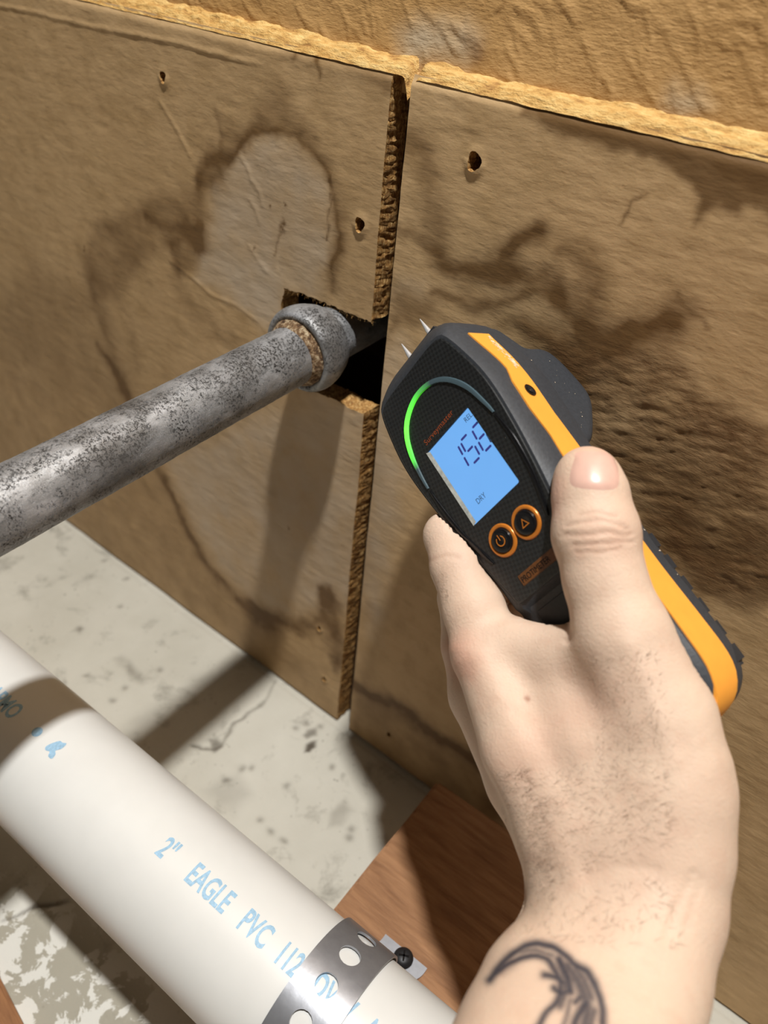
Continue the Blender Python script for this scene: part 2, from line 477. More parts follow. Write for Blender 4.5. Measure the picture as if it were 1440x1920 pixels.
wall_back = empty('wall_back', (0, 0, 0), kind='structure', label='tan water-stained wallboard with a vertical open seam')
h = 0.00085
xs = np.concatenate([np.linspace(-0.75, -0.335, 40, endpoint=False), np.arange(-0.335, GAP_L, h)]); xs[-1] = GAP_L
zs = np.linspace(0.0015, WTOP, int(WTOP / h))
V, Fq, mi = board(xs, zs, sd_left, 0.0122, disp_left)
# slightly uneven seam edge
sel = V[:, 0] > GAP_L - 0.002
V[sel, 0] += 0.0007 * (fbm(V[sel, 1] * 0, V[sel, 2], 60, 12) - 0.5) - 0.0014 * sstep(0.25 - V[sel, 2], 0, 0.24)
P = Paint(V[:, 0], V[:, 2], 3, 0.0055, 75)
W = wpts
ring = [(628, 545), (634, 490), (630, 420), (615, 345), (588, 288), (545, 254), (502, 243), (465, 256), (442, 278), (425, 302)]
P.stroke(W(ring), 0.0026, 0.42); P.stroke(W(ring), 0.0011, 0.25)
P.fill(W([(412, 250), (418, 215), (440, 225), (455, 250), (485, 200), (505, 155), (530, 165), (552, 222), (600, 262), (636, 330), (648, 430), (640, 540), (615, 540), (628, 440), (612, 345), (585, 288), (540, 256), (500, 246), (462, 260), (440, 285), (418, 310)]), 0.004, 0.34)
P.stroke(W([(425, 302), (398, 303), (378, 320), (372, 350), (378, 400), (380, 440), (372, 462)]), 0.0042, 0.62)
P.stroke(W([(400, 315), (410, 330), (395, 350)]), 0.006, 0.6)
P.stroke(W([(408, 215), (412, 250), (414, 290)]), 0.0022, 0.35)
P.fill(W([(305, 450), (345, 432), (380, 432), (390, 470), (360, 492), (335, 515), (322, 490)]), 0.004, 0.62)
P.fill(W([(180, 415), (230, 400), (290, 362), (345, 350), (375, 350), (375, 430), (310, 455), (270, 500), (210, 560), (175, 560), (160, 480)]), 0.006, 0.48)
P.stroke(W([(270, 400), (300, 420), (340, 425), (375, 435)]), 0.003, 0.4)
P.stroke(W([(160, 480), (170, 540), (195, 610), (215, 680), (240, 745)]), 0.006, 0.3)
P.stroke(W([(190, 660), (215, 700), (245, 760), (280, 840), (310, 900), (335, 960), (370, 1030), (415, 1090), (455, 1135), (480, 1150)]), 0.0045, 0.7)
P.stroke(W([(220, 560), (245, 620), (255, 690)]), 0.005, 0.25)
P.stroke(W([(330, 510), (345, 560), (380, 600), (440, 640)]), 0.006, 0.28)
P.stroke(W([(480, 1150), (520, 1158), (560, 1168), (600, 1160)]), 0.006, 0.75)
P.stroke(W([(470, 1140), (490, 1165), (510, 1170)]), 0.009, 0.75)
P.fill(W([(600, 1150), (600, 1110), (625, 1105), (640, 1130), (645, 1250), (630, 1260), (615, 1200)]), 0.005, 0.85)
P.stroke(W([(560, 1185), (600, 1195), (625, 1230)]), 0.004, 0.3)
P.stroke(W([(545, 95), (600, 108), (660, 125), (730, 142)]), 0.004, 0.45)
P.stroke(W([(590, 115), (597, 150)]), 0.0012, 0.6); P.stroke(W([(550, 90), (552, 112)]), 0.0015, 0.6)
P.stroke(W([(380, 450), (520, 560)]), 0.03, 0.0)
P.fill(W([(-80, 640), (60, 500), (200, 560), (300, 860), (380, 1030), (450, 1130), (600, 1260), (650, 1370), (300, 1150), (-80, 900)]), 0.012, 0.26)
# paler greyed areas under and inside the tide lines, and a painted sheen
P.fill(W([(385, 440), (400, 350), (440, 290), (500, 255), (560, 275), (610, 360), (622, 480), (600, 560), (540, 540), (500, 610), (420, 560), (360, 510)]), 0.006, 0.55, 1)
P.fill(W([(440, 500), (500, 470), (530, 520), (525, 570), (500, 615), (450, 560)]), 0.008, 0.6, 1)  # whitish sheen beside the cut-out, painted into the board colour
P.fill(W([(310, 860), (600, 730), (690, 790), (680, 1000), (670, 1130), (600, 1150), (480, 1140), (400, 1050), (340, 930)]), 0.012, 0.6, 1)
P.dots(W([(532, 420), (531, 432), (507, 388), (541, 378), (478, 460), (620, 352), (157, 463), (158, 470), (545, 995), (340, 985)]), 0.0009, 0.85)
P.stroke(W([(620, 325), (618, 350), (612, 395), (614, 440)]), 0.0006, 0.6)
P.stroke(W([(530, 410), (524, 450), (516, 490)]), 0.0008, 0.55)
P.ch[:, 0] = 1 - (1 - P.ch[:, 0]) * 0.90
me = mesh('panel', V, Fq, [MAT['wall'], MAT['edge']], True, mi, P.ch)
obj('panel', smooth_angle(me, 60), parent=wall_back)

xs = np.concatenate([np.arange(GAP_R, 0.315, h), np.linspace(0.315, 0.7, 40)]); xs[0] = GAP_R
V, Fq, mi = board(xs, zs, sd_right, 0.0122, disp_right)
sel = V[:, 0] < GAP_R + 0.0015
V[sel, 0] += 0.0006 * (fbm(V[sel, 1] * 0, V[sel, 2], 70, 22) - 0.5)
P = Paint(V[:, 0], V[:, 2], 5, 0.0045, 75)
P.stroke(W([(748, 428), (790, 444), (822, 470), (850, 494), (890, 508), (930, 492), (958, 466), (985, 436), (1012, 428)]), 0.003, 0.5)
P.stroke(W([(950, 475), (975, 450), (1000, 440)]), 0.0055, 0.42)
P.stroke(W([(888, 512), (950, 514), (1005, 512), (1042, 532), (1066, 575), (1085, 615), (1115, 640), (1160, 645), (1205, 620), (1245, 605)]), 0.0042, 0.72)
P.stroke(W([(1160, 648), (1205, 628), (1250, 612), (1265, 590)]), 0.0075, 0.5)
P.stroke(W([(1060, 470), (1085, 480), (1112, 500), (1112, 560), (1105, 620)]), 0.005, 0.48)
P.stroke(W([(820, 552), (900, 568), (960, 556), (1010, 545), (1050, 565)]), 0.003, 0.6)
P.stroke(W([(850, 495), (880, 530), (905, 570)]), 0.004, 0.35)
P.stroke(W([(765, 262), (790, 290), (800, 335), (805, 380), (818, 430), (830, 480)]), 0.0062, 0.55)
P.fill(W([(735, 545), (800, 560), (830, 580), (815, 610), (760, 600), (725, 640)]), 0.005, 0.5)
P.fill(W([(985, 180), (988, 222), (1050, 246), (1110, 256), (1165, 284), (1240, 302), (1288, 345), (1316, 380), (1312, 440), (1345, 395), (1378, 412), (1400, 392), (1480, 415), (1480, 290), (1330, 260), (1200, 225), (1100, 200)]), 0.0022, 0.62, mod=False)
P.stroke(W([(985, 192), (1100, 218), (1200, 246), (1330, 280), (1440, 305)]), 0.003, 0.4)
P.stroke(W([(1370, 305), (1380, 315)]), 0.003, 0.9); P.stroke(W([(1425, 315), (1440, 322)]), 0.004, 0.9)
P.stroke(W([(1160, 425), (1175, 395), (1180, 378), (1212, 358)]), 0.0007, 0.75)
P.stroke(W([(1260, 550), (1280, 580), (1310, 600), (1325, 620)]), 0.0009, 0.4)
P.stroke(W([(665, 1285), (700, 1305), (745, 1322), (775, 1340), (810, 1380), (850, 1400), (905, 1440), (960, 1490)]), 0.006, 0.85)
P.fill(W([(660, 1300), (720, 1318), (780, 1345), (830, 1395), (900, 1450), (960, 1540), (800, 1480), (655, 1365)]), 0.006, 0.4)
P.stroke(W([(690, 850), (690, 1000), (680, 1150), (665, 1290)]), 0.012, 0.22)
P.fill(W([(700, 640), (760, 640), (740, 760), (760, 900), (700, 1200), (680, 1100), (690, 800)]), 0.01, 0.6, 1)
P.fill(W([(740, 520), (800, 530), (790, 560), (730, 560)]), 0.008, 0.35, 1)
P.fill(ROUGH, 0.007, 0.75, 2); P.fill(ROUGH, 0.006, 0.45, 0, rim=0.15)
P.fill(W([(930, 600), (1000, 590), (1090, 630), (1130, 670), (1110, 760), (1000, 640)]), 0.006, 0.5, 0)
P.fill(W([(1180, 850), (1300, 880), (1440, 930), (1440, 1090), (1320, 1100), (1220, 980)]), 0.009, 0.4, 0)
me = mesh('panel', V, Fq, [MAT['wall'], MAT['edge']], True, mi, P.ch)
obj('panel', smooth_angle(me, 60), parent=wall_back)

# torn paper fibres round the cut-out and along the seam
rs = random.Random(4); FV = []; FF = []
def fray(a, b, n_, out, Lm):
    for _ in range(n_):
        f = rs.random(); x = a[0] + (b[0] - a[0]) * f; z = a[1] + (b[1] - a[1]) * f; L = Lm * rs.uniform(0.3, 1.2); w = rs.uniform(0.00006, 0.00016)
        ang = math.atan2(out[1], out[0]) + rs.gauss(0, 0.6); b0 = len(FV)
        for k in range(4):
            g = k / 3; px_ = x + L * g * math.cos(ang + 0.5 * g); pz_ = z + L * g * math.sin(ang + 0.5 * g); py_ = 0.0005 - 0.0012 * g * rs.random()
            ww = w * (1 - 0.7 * g); FV.append((px_ - ww * math.sin(ang), py_, pz_ + ww * math.cos(ang))); FV.append((px_ + ww * math.sin(ang), py_, pz_ - ww * math.cos(ang)))
        for k in range(3): FF.append([b0 + 2 * k, b0 + 2 * k + 1, b0 + 2 * k + 3, b0 + 2 * k + 2])
for i in range(4): fray(HOLE[i], HOLE[i + 1], 22, (0.2, -1), 0.0022)
for i in range(8, 13): fray(HOLE[i], HOLE[i + 1], 8, (0, 1), 0.0016)
for i in range(16, 19): fray(HOLE[i], HOLE[i + 1], 10, (1, -0.2), 0.0016)
fray((GAP_L, 0.30), (GAP_L, 0.384), 60, (1, 0.2), 0.0010); fray((GAP_L - 0.0006, 0.08), (GAP_L, 0.24), 50, (1, 0.2), 0.0010)
obj('frayed_fibre', mesh('frayed_fibre', FV, FF, MAT['edge'], True), parent=wall_back, kind='stuff', label='torn tan fibres along the cut edges')

def box_bm(bm, x0, x1, y0, y1, z0, z1):
    g = bmesh.ops.create_cube(bm, size=1)
    bmesh.ops.scale(bm, vec=(x1 - x0, y1 - y0, z1 - z0), verts=g['verts'])
    bmesh.ops.translate(bm, vec=((x0 + x1) / 2, (y0 + y1) / 2, (z0 + z1) / 2), verts=g['verts'])
    return g['verts']
bm = bmesh.new(); box_bm(bm, -0.75, 0.7, 0.075, 0.09, 0.0, 0.42)
box_bm(bm, 0.012, 0.050, 0.0128, 0.074, 0.0, 0.228)
box_bm(bm, 0.012, 0.050, 0.0128, 0.074, 0.305, 0.384)
obj('wall_framing', from_bm('wall_framing', bm, MAT['stud'], False), kind='structure')

# upper wall, set back behind the ragged top edge of the boards, leaning back a little
UY, TILT = 0.0075, math.tan(math.radians(3.0))
xs = np.concatenate([np.linspace(-0.75, -0.22, 40, endpoint=False), np.arange(-0.22, 0.24, 0.0007), np.linspace(0.24, 0.7, 40)])
zs2 = np.concatenate([np.arange(0.378, 0.46, 0.0007), np.linspace(0.46, 1.5, 40)])
X, Z = np.meshgrid(xs, zs2, indexing='ij'); x = X.ravel(); z = Z.ravel()
y = UY + (z - WTOP) * TILT + 0.0012 * (fbm(x, z, 18, 55) - 0.5) + 0.0003 * (fbm(x * 0.7 + z * 0.6, z - x * 0.5, 260, 60) - 0.5)
wr = np.zeros(len(x)); rw = random.Random(21); wi = np.nonzero((x > -0.23) & (x < 0.26) & (z < 0.47))[0]
for k in range(230):                                  # fine torn wrinkles running down to the right
    cx, cz = rw.uniform(-0.12, 0.20), rw.uniform(0.386, 0.45); dr = math.radians(rw.gauss(-44, 11)); L = rw.uniform(0.004, 0.020)
    pl = [(cx, cz)]
    for q_ in range(6):
        dr += math.radians(rw.gauss(0, 14)); pl.append((pl[-1][0] + L / 6 * math.cos(dr), pl[-1][1] + L / 6 * math.sin(dr)))
    lo_ = np.min(pl, 0) - 0.006; hi_ = np.max(pl, 0) + 0.006
    j = wi[(x[wi] > lo_[0]) & (x[wi] < hi_[0]) & (z[wi] > lo_[1]) & (z[wi] < hi_[1])]
    d = seg_dist(x[j], z[j], pl); side = ((x[j] - pl[0][0]) * math.sin(math.radians(44)) + (z[j] - pl[0][1]) * math.cos(math.radians(44)))
    w_ = np.where(side > 0, 0.0018, 0.0007); hgt = rw.uniform(0.5, 1.0)
    wr[j] = np.maximum(wr[j], hgt * np.exp(-(d / w_) ** 2))
y = y - 0.00042 * wr
idx = np.arange(len(x)).reshape(X.shape)
q = np.stack([idx[:-1, :-1], idx[1:, :-1], idx[1:, 1:], idx[:-1, 1:]], -1).reshape(-1, 4)
P = Paint(x, z, 15)
up = lambda L: [tuple(on_wall(a, b, UY)[[0, 2]]) for a, b in L]
P.fill(up([(745, 60), (790, 35), (880, 45), (900, 80), (880, 110), (800, 118), (760, 105)]), 0.006, 0.75, 1)
P.fill(up([(1240, 190), (1262, 165), (1310, 165), (1340, 190), (1310, 215), (1262, 212)]), 0.005, 0.8, 1)
P.stroke(up([(880, 80), (897, 92), (900, 100)]), 0.003, 0.7, 0)
me = mesh('wall_upper', np.stack([x, y, z], 1), q, MAT['upper'], True, None, P.ch)
obj('wall_upper', me, kind='structure')

# ragged pale core along the top edge of the boards
xs = np.arange(-0.33, 0.36, 0.0011); K = 18
Vv = []
for k in range(K):
    f = k / (K - 1)
    yy = 0.0006 + f * (UY + 0.002)
    nse = fbm(xs, xs * 0 + f * 0.03, 130, 70, 4) - 0.5; low = fbm(xs, xs * 0 + 3, 16, 74, 3) - 0.5
    zz = WTOP - 0.0014 + 0.0024 * math.sin(min(1, f * 2.4) * math.pi / 2) + 0.0042 * f + nse * 0.0030 * (0.25 + f) + low * 0.0022 * f
    y_ = yy + (fbm(xs, xs * 0 + f * 0.05, 190, 77, 3) - 0.5) * 0.0014 * min(1, 0.15 + f * 3)
    gap = np.exp(-((xs - (GAP_R - 0.0012)) / 0.0016) ** 2) * (f < 0.75)
    zz = zz - 0.0075 * gap
    Vv.append(np.stack([xs, y_, zz], 1))
Vv = np.stack(Vv, 1); n1, n2 = Vv.shape[:2]
idx = np.arange(n1 * n2).reshape(n1, n2)
q = np.stack([idx[:-1, :-1], idx[1:, :-1], idx[1:, 1:], idx[:-1, 1:]], -1).reshape(-1, 4)
obj('trim_1', mesh('trim_1', Vv.reshape(-1, 3), q, MAT['core']), kind='structure')

# floor
xs = np.concatenate([np.linspace(-1.0, -0.34, 40, endpoint=False), np.arange(-0.34, 0.36, 0.0011), np.linspace(0.36, 1.0, 40)])
ys = np.concatenate([np.linspace(-1.2, -0.28, 50, endpoint=False), np.arange(-0.28, 0.09, 0.0011)])
X, Y = np.meshgrid(xs, ys, indexing='ij'); x = X.ravel(); y = Y.ravel()
P = Paint(x, y, 25, 0.003, 90)
Fp = fpts
P.stroke(Fp([(515, 1275), (500, 1310), (470, 1330), (445, 1350), (430, 1375), (415, 1395), (395, 1402), (360, 1395)]), 0.0011, 0.75)
P.fill(Fp([(395, 1385), (410, 1380), (420, 1395), (405, 1408)]), 0.002, 0.7)
P.fill(Fp([(568, 1412), (575, 1395), (592, 1385), (588, 1400), (580, 1412)]), 0.001, 0.95, mod=False)
P.fill(Fp([(570, 1378), (580, 1366), (595, 1362), (592, 1376), (578, 1384)]), 0.0018, 0.6)
P.fill(Fp([(230, 1250), (240, 1240), (275, 1272), (268, 1282), (248, 1272)]), 0.003, 0.45)
P.fill(Fp([(210, 1235), (228, 1228), (236, 1240), (222, 1250)]), 0.003, 0.35)
P.fill(Fp([(620, 1525), (650, 1500), (660, 1520), (640, 1550), (618, 1550)]), 0.003, 0.4)
P.fill(Fp([(380, 1480), (440, 1450), (470, 1490), (440, 1530), (400, 1500)]), 0.006, 0.25)
P.stroke(Fp([(440, 1240), (340, 1300), (240, 1370)]), 0.006, 0.3)  # shade painted along the edge of the steel pipe's floor shadow
P.dots(Fp([(300, 1252), (160, 1265), (210, 1310), (235, 1290), (625, 1437), (603, 1360), (555, 1365), (575, 1355), (470, 1440), (450, 1440), (425, 1460), (490, 1540), (510, 1560), (530, 1575), (235, 1085), (225, 1135), (150, 1178), (195, 1050), (330, 1080), (660, 1555), (655, 1570), (540, 1470)]), 0.0022, 0.5)
nz = fbm(x, y, 55, 91, 5)
peel = (1 - sstep(poly_sd(x, y, Fp([(-200, 1630), (60, 1690), (300, 1900), (420, 2050), (200, 2300), (-300, 2000)])), -0.01, 0.02))
P.ch[:, 2] = np.maximum(P.ch[:, 2], peel * 0.75)
P.ch[:, 1] = np.maximum(P.ch[:, 1], peel * 0.95)
P.stroke(Fp([(0, 1728), (20, 1722), (60, 1705), (100, 1695), (130, 1690)]), 0.0011, 0.8)
zf = 0.0014 * (fbm(x, y, 25, 95) - 0.5) - 0.0012 * P.ch[:, 0] * (nz > 0)
zf = np.where(y > -0.004, zf - 0.0006, zf) - 0.0004
idx = np.arange(len(x)).reshape(X.shape)
q = np.stack([idx[:-1, :-1], idx[1:, :-1], idx[1:, 1:], idx[:-1, 1:]], -1).reshape(-1, 4)
obj('floor', mesh('floor', np.stack([x, y, zf], 1), q, MAT['floor'], True, None, P.ch), kind='structure')

# ------------------------------------------------------------------ revolve / tube helpers
def frame(d):
    d = np.array(d, float); d /= np.linalg.norm(d)
    a = np.array([0, 0, 1.0]) if abs(d[2]) < 0.9 else np.array([1.0, 0, 0])
    u = np.cross(d, a); u /= np.linalg.norm(u); return u, np.cross(u, d), d
def lathe(o, d, prof, n=96, jit=None):
    """prof: list of (along, radius)"""
    u, v, d = frame(d); o = np.array(o, float); verts = []; faces = []
    th = np.linspace(0, 2 * np.pi, n, endpoint=False)
    for i, (s, r) in enumerate(prof):
        rr = r + (jit(s, th) if jit is not None else 0)
        verts.append(o + d * s + np.outer(np.cos(th) * rr, u) + np.outer(np.sin(th) * rr, v))
    for i in range(len(prof) - 1):
        for k in range(n):
            faces.append([i * n + k, i * n + (k + 1) % n, (i + 1) * n + (k + 1) % n, (i + 1) * n + k])
    return np.concatenate(verts), faces

# ------------------------------------------------------------------ galvanized pipe out of the wall
GO = np.array([0.0015438, 0.0, 0.27352137]); GD = np.array([0.00747641, -1.0, -0.05082941]); GD /= np.linalg.norm(GD)
gp = empty('galvanized_pipe', tuple(GO), label='grey pitted galvanized steel pipe coming out of the square hole in the wall', cat='pipe')
def child(name, V, Fc, mat, parent, origin, smooth=True, ang=40, **kw):
    me = mesh(name, np.asarray(V) - np.asarray(origin), Fc, mat, smooth)
    if smooth: smooth_angle(me, ang)
    return obj(name, me, parent=parent, **kw)
ss = np.linspace(0.0, 0.62, 420)
jn = lambda s, th: 0.00035 * (fbm(np.cos(th) * 0.02 + s, np.sin(th) * 0.02 + th * 0, 120, 33, 3) - 0.5) + 0.0002 * (vnoise(np.cos(th) * 0.02 + s * 0.7, np.sin(th) * 0.02 + s, 900, 35) - 0.5)
V, Fc = lathe(GO, GD, [(s, 0.01335) for s in ss], 120, jn)
child('pipe_tube', V, Fc, MAT['galv'], gp, GO)
prof = [(-0.075, 0.0128), (-0.008, 0.0130), (-0.006, 0.0165), (-0.002, 0.0182), (0.0005, 0.0192), (0.0045, 0.0199), (0.008, 0.0196), (0.0105, 0.0185), (0.0112, 0.0172), (0.0106, 0.0156), (0.009, 0.0148), (0.008, 0.0130)]
prof = [(a_ + 0.0125, b_) for a_, b_ in catmull(prof, 4)]
V, Fc = lathe(GO, GD, prof, 96, lambda s, th: 0.0003 * (fbm(np.cos(th) * 0.02 + s, np.sin(th) * 0.02 + th * 0, 140, 37, 3) - 0.5))
child('coupling', V, Fc, MAT['galv'], gp, GO, label='thick rounded coupling collar at the wall')
prof = catmull([(0.006, 0.0136), (0.0085, 0.0152), (0.0110, 0.0156), (0.0130, 0.0152), (0.0145, 0.0144), (0.0158, 0.0137), (0.0165, 0.0130)], 4)
prof = [(a_ + 0.0115, b_) for a_, b_ in prof]
V, Fc = lathe(GO, GD, prof, 120, lambda s, th: 0.0011 * (fbm(np.cos(th) * 0.02 + s, np.sin(th) * 0.02 + th * 0, 230, 39, 4) - 0.5))
child('rusted_joint', V, Fc, MAT['rust'], gp, GO, label='rusty crusted threaded joint')

# ------------------------------------------------------------------ white drain pipe
PO = np.array([0, -0.17068595, 0.10966431]); PD = np.array([1.0, 0.03386199, -0.02302901]); PD /= np.linalg.norm(PD); PR = 0.03015
pa = np.array([0, 1.0, 0]); pa = pa - PD * (pa @ PD); pa /= np.linalg.norm(pa); pb = np.cross(PD, pa)
def pvc_pt(s, th, r=PR): return PO + PD * s + (pa * math.cos(th) + pb * math.sin(th)) * r
pv = empty('drain_pipe', tuple(PO + PD * 0.15), label='white plastic drain pipe with pale blue printed lettering running above the floor', cat='pipe')
PVO = PO + PD * 0.15
n = 160; ss = np.linspace(-0.55, 0.55, 60); V = []; Fc = []
for s in ss:
    for k in range(n): V.append(pvc_pt(s, 2 * math.pi * k / n))
for i in range(len(ss) - 1):
    for k in range(n): Fc.append([i * n + k, i * n + (k + 1) % n, (i + 1) * n + (k + 1) % n, (i + 1) * n + k])
child('pipe_tube', V, Fc, MAT['pvc'], pv, PVO)

def text_tris(body, size, xscale=1.0, extrude=0.0, shear=0.0, spacing=1.0, bold=0.0):
    cu = bpy.data.curves.new('lettering', 'FONT'); cu.body = body; cu.size = size; cu.extrude = extrude; cu.shear = shear; cu.space_character = spacing
    cu.offset = bold; cu.align_x = 'LEFT'; cu.resolution_u = 4
    o = bpy.data.objects.new('lettering', cu); COL.objects.link(o)
    dg = bpy.context.evaluated_depsgraph_get(); me = bpy.data.meshes.new_from_object(o.evaluated_get(dg))
    bm = bmesh.new(); bm.from_mesh(me); bpy.data.meshes.remove(me)
    bpy.data.objects.remove(o); bpy.data.curves.remove(cu)
    for v in bm.verts: v.co.x *= xscale
    return bm
def wrap_text(name, body, size, s0, th_mid, xscale, parent, origin, mat, lift=0.00012, label=None):
    bm = text_tris(body, size, xscale, bold=0.00028)
    ys_ = [v.co.y for v in bm.verts]; y0, y1 = min(ys_), max(ys_)
    for k in range(1, 8):
        yy = y0 + (y1 - y0) * k / 8
        bmesh.ops.bisect_plane(bm, geom=bm.verts[:] + bm.edges[:] + bm.faces[:], plane_co=(0, yy, 0), plane_no=(0, 1, 0))
    ymid = size * 0.36
    for v in bm.verts:
        th = th_mid - (v.co.y - ymid) / PR
        v.co = Vector(pvc_pt(s0 + v.co.x, th, PR + lift) - origin)
    me = from_bm(name, bm, mat)
    return obj(name, me, parent=parent, label=label)
TH = math.radians(93.2)
wrap_text('lettering', "2''", 0.0118, 0.0705, TH, 0.66, pv, PVO, MAT['print'], label='pale blue printed lettering')
wrap_text('lettering', "EAGLE", 0.0118, 0.0866, TH, 0.60, pv, PVO, MAT['print'])
wrap_text('lettering', "PVC", 0.0118, 0.1140, TH, 0.60, pv, PVO, MAT['print'])
wrap_text('lettering', "1120", 0.0118, 0.1318, TH, 0.56, pv, PVO, MAT['print'])
wrap_text('lettering', "DWV", 0.0118, 0.1482, TH, 0.60, pv, PVO, MAT['print'])
wrap_text('lettering', "ASTM", 0.0118, 0.1705, TH, 0.60, pv, PVO, MAT['print'])
wrap_text('lettering', "IAPMO", 0.0105, -0.0440, TH, 0.68, pv, PVO, MAT['print'])
def pvc_patch(name, outline, s0, th0, mat):
    """outline in mm (along pipe, towards the wall)"""
    bm = bmesh.new(); vs = [bm.verts.new((a * 0.001, b * 0.001, 0)) for a, b in outline]; bm.faces.new(vs)
    for k in range(-5, 6):
        bmesh.ops.bisect_plane(bm, geom=bm.verts[:] + bm.edges[:] + bm.faces[:], plane_co=(0, k * 0.001, 0), plane_no=(0, 1, 0))
    for v in bm.verts: v.co = Vector(pvc_pt(s0 + v.co.x, th0 - v.co.y / PR, PR + 0.00014) - PVO)
    return obj(name, from_bm(name, bm, mat), parent=pv)
circ = lambda r, n=20, ox=0, oy=0: [(ox + r * math.cos(2 * math.pi * k / n), oy + r * math.sin(2 * math.pi * k / n)) for k in range(n)]
pvc_patch('printed_mark', circ(2.3), -0.0085, math.radians(93.9), MAT['print'])
pvc_patch('printed_mark', catmull([(-3.2, -2.0), (-2.0, -3.2), (0, -2.6), (1.2, -4.2), (3.4, -4.0), (3.0, -1.8), (1.6, -0.8), (2.8, 1.4), (2.2, 4.2), (0.6, 3.4), (-1.0, 3.2), (-2.4, 0.6)], 3, True), 0.0035, math.radians(93.6), MAT['print'])

# ------------------------------------------------------------------ wood block under the pipe, scrap board
def wood(name, x0, x1, y0, y1, z0, z1, mat, label, cat, rz=0.0, bev=0.0015):
    bm = bmesh.new(); cx, cy = (x0 + x1) / 2, (y0 + y1) / 2
    box_bm(bm, x0 - cx, x1 - cx, y0 - cy, y1 - cy, 0, z1 - z0)
    bmesh.ops.bevel(bm, geom=bm.edges[:], offset=bev, segments=2, affect='EDGES')
    bmesh.ops.subdivide_edges(bm, edges=[e for e in bm.edges if e.calc_length() > 0.02], cuts=6, use_grid_fill=True)
    rr = random.Random(3)
    for v in bm.verts: v.co += Vector((rr.uniform(-1, 1), rr.uniform(-1, 1), 0)) * 0.0003
    o = obj(name, from_bm(name, bm, mat, False), label=label, cat=cat)
    o.location = (cx, cy, z0); o.rotation_euler = (0, 0, rz)
    return o
BT = 0.0735
wood('wood_block', 0.1215, 0.262, -0.225, -0.0345, 0.0008, BT, MAT['block'], 'reddish brown wood block on the concrete under the strapped white pipe', 'block', 0.02)
wood('scrap_board', -0.115, 0.20, -0.325, -0.2335, 0.0008, 0.019, MAT['scrap'], 'brown scrap board lying on the floor in the bottom left corner', 'board', -0.145)

# ------------------------------------------------------------------ perforated strap over the pipe
st = empty('pipe_strap', tuple(pvc_pt(0.1528, 0, PR)), label='perforated shiny metal strap holding the white pipe down', cat='strap')
SO = pvc_pt(0.1528, 0, PR)
RS = PR + 0.0009; WB = 0.0224; pitch = 0.0136
zdrop = pvc_pt(0.1528, 0)[2] - BT - 0.0006
# path: list of (position, normal) along the strap: far tab, rise, over the pipe, down, near tab
path = []
def add(p, nrm): path.append((np.array(p, float), np.array(nrm, float)))
mid = lambda th: (PO + PD * 0.1528 + (pa * math.cos(th) + pb * math.sin(th)) * RS, pa * math.cos(th) + pb * math.sin(th))
L1 = 0.0245
pE, _ = mid(0)
for k in range(13):
    f = k / 12; p = pE + pa * (L1 * (1 - f)); p = p.copy(); p[2] = BT + 0.0009; add(p + PD * 0.007 * min(1, 1.6 * (1 - f)), (0, 0, 1))
rise = pE[2] - BT
for k in range(1, 9): 
    p = pE.copy(); p[2] = BT + 0.0009 + (rise - 0.0009) * k / 9; add(p, pa)
for k in range(0, 61):
    p, nn = mid(math.pi * k / 60); add(p, nn)
pW, _ = mid(math.pi)
for k in range(1, 9):
    p = pW.copy(); p[2] = BT + 0.0009 + (pW[2] - BT - 0.0009) * (1 - k / 9); add(p, -pa)
for k in range(13):
    p = pW - pa * (L1 * k / 12); p = p.copy(); p[2] = BT + 0.0009; add(p, (0, 0, 1))
PP = np.array([p for p, _ in path]); NN = np.array([n_ for _, n_ in path])
al = np.concatenate([[0], np.cumsum(np.linalg.norm(np.diff(PP, axis=0), axis=1))])
def strap_pt(a, w, off):
    p = np.array([np.interp(a, al, PP[:, i]) for i in range(3)]); nn = np.array([np.interp(a, al, NN[:, i]) for i in range(3)]); nn /= np.linalg.norm(nn)
    return p + PD * w + nn * off
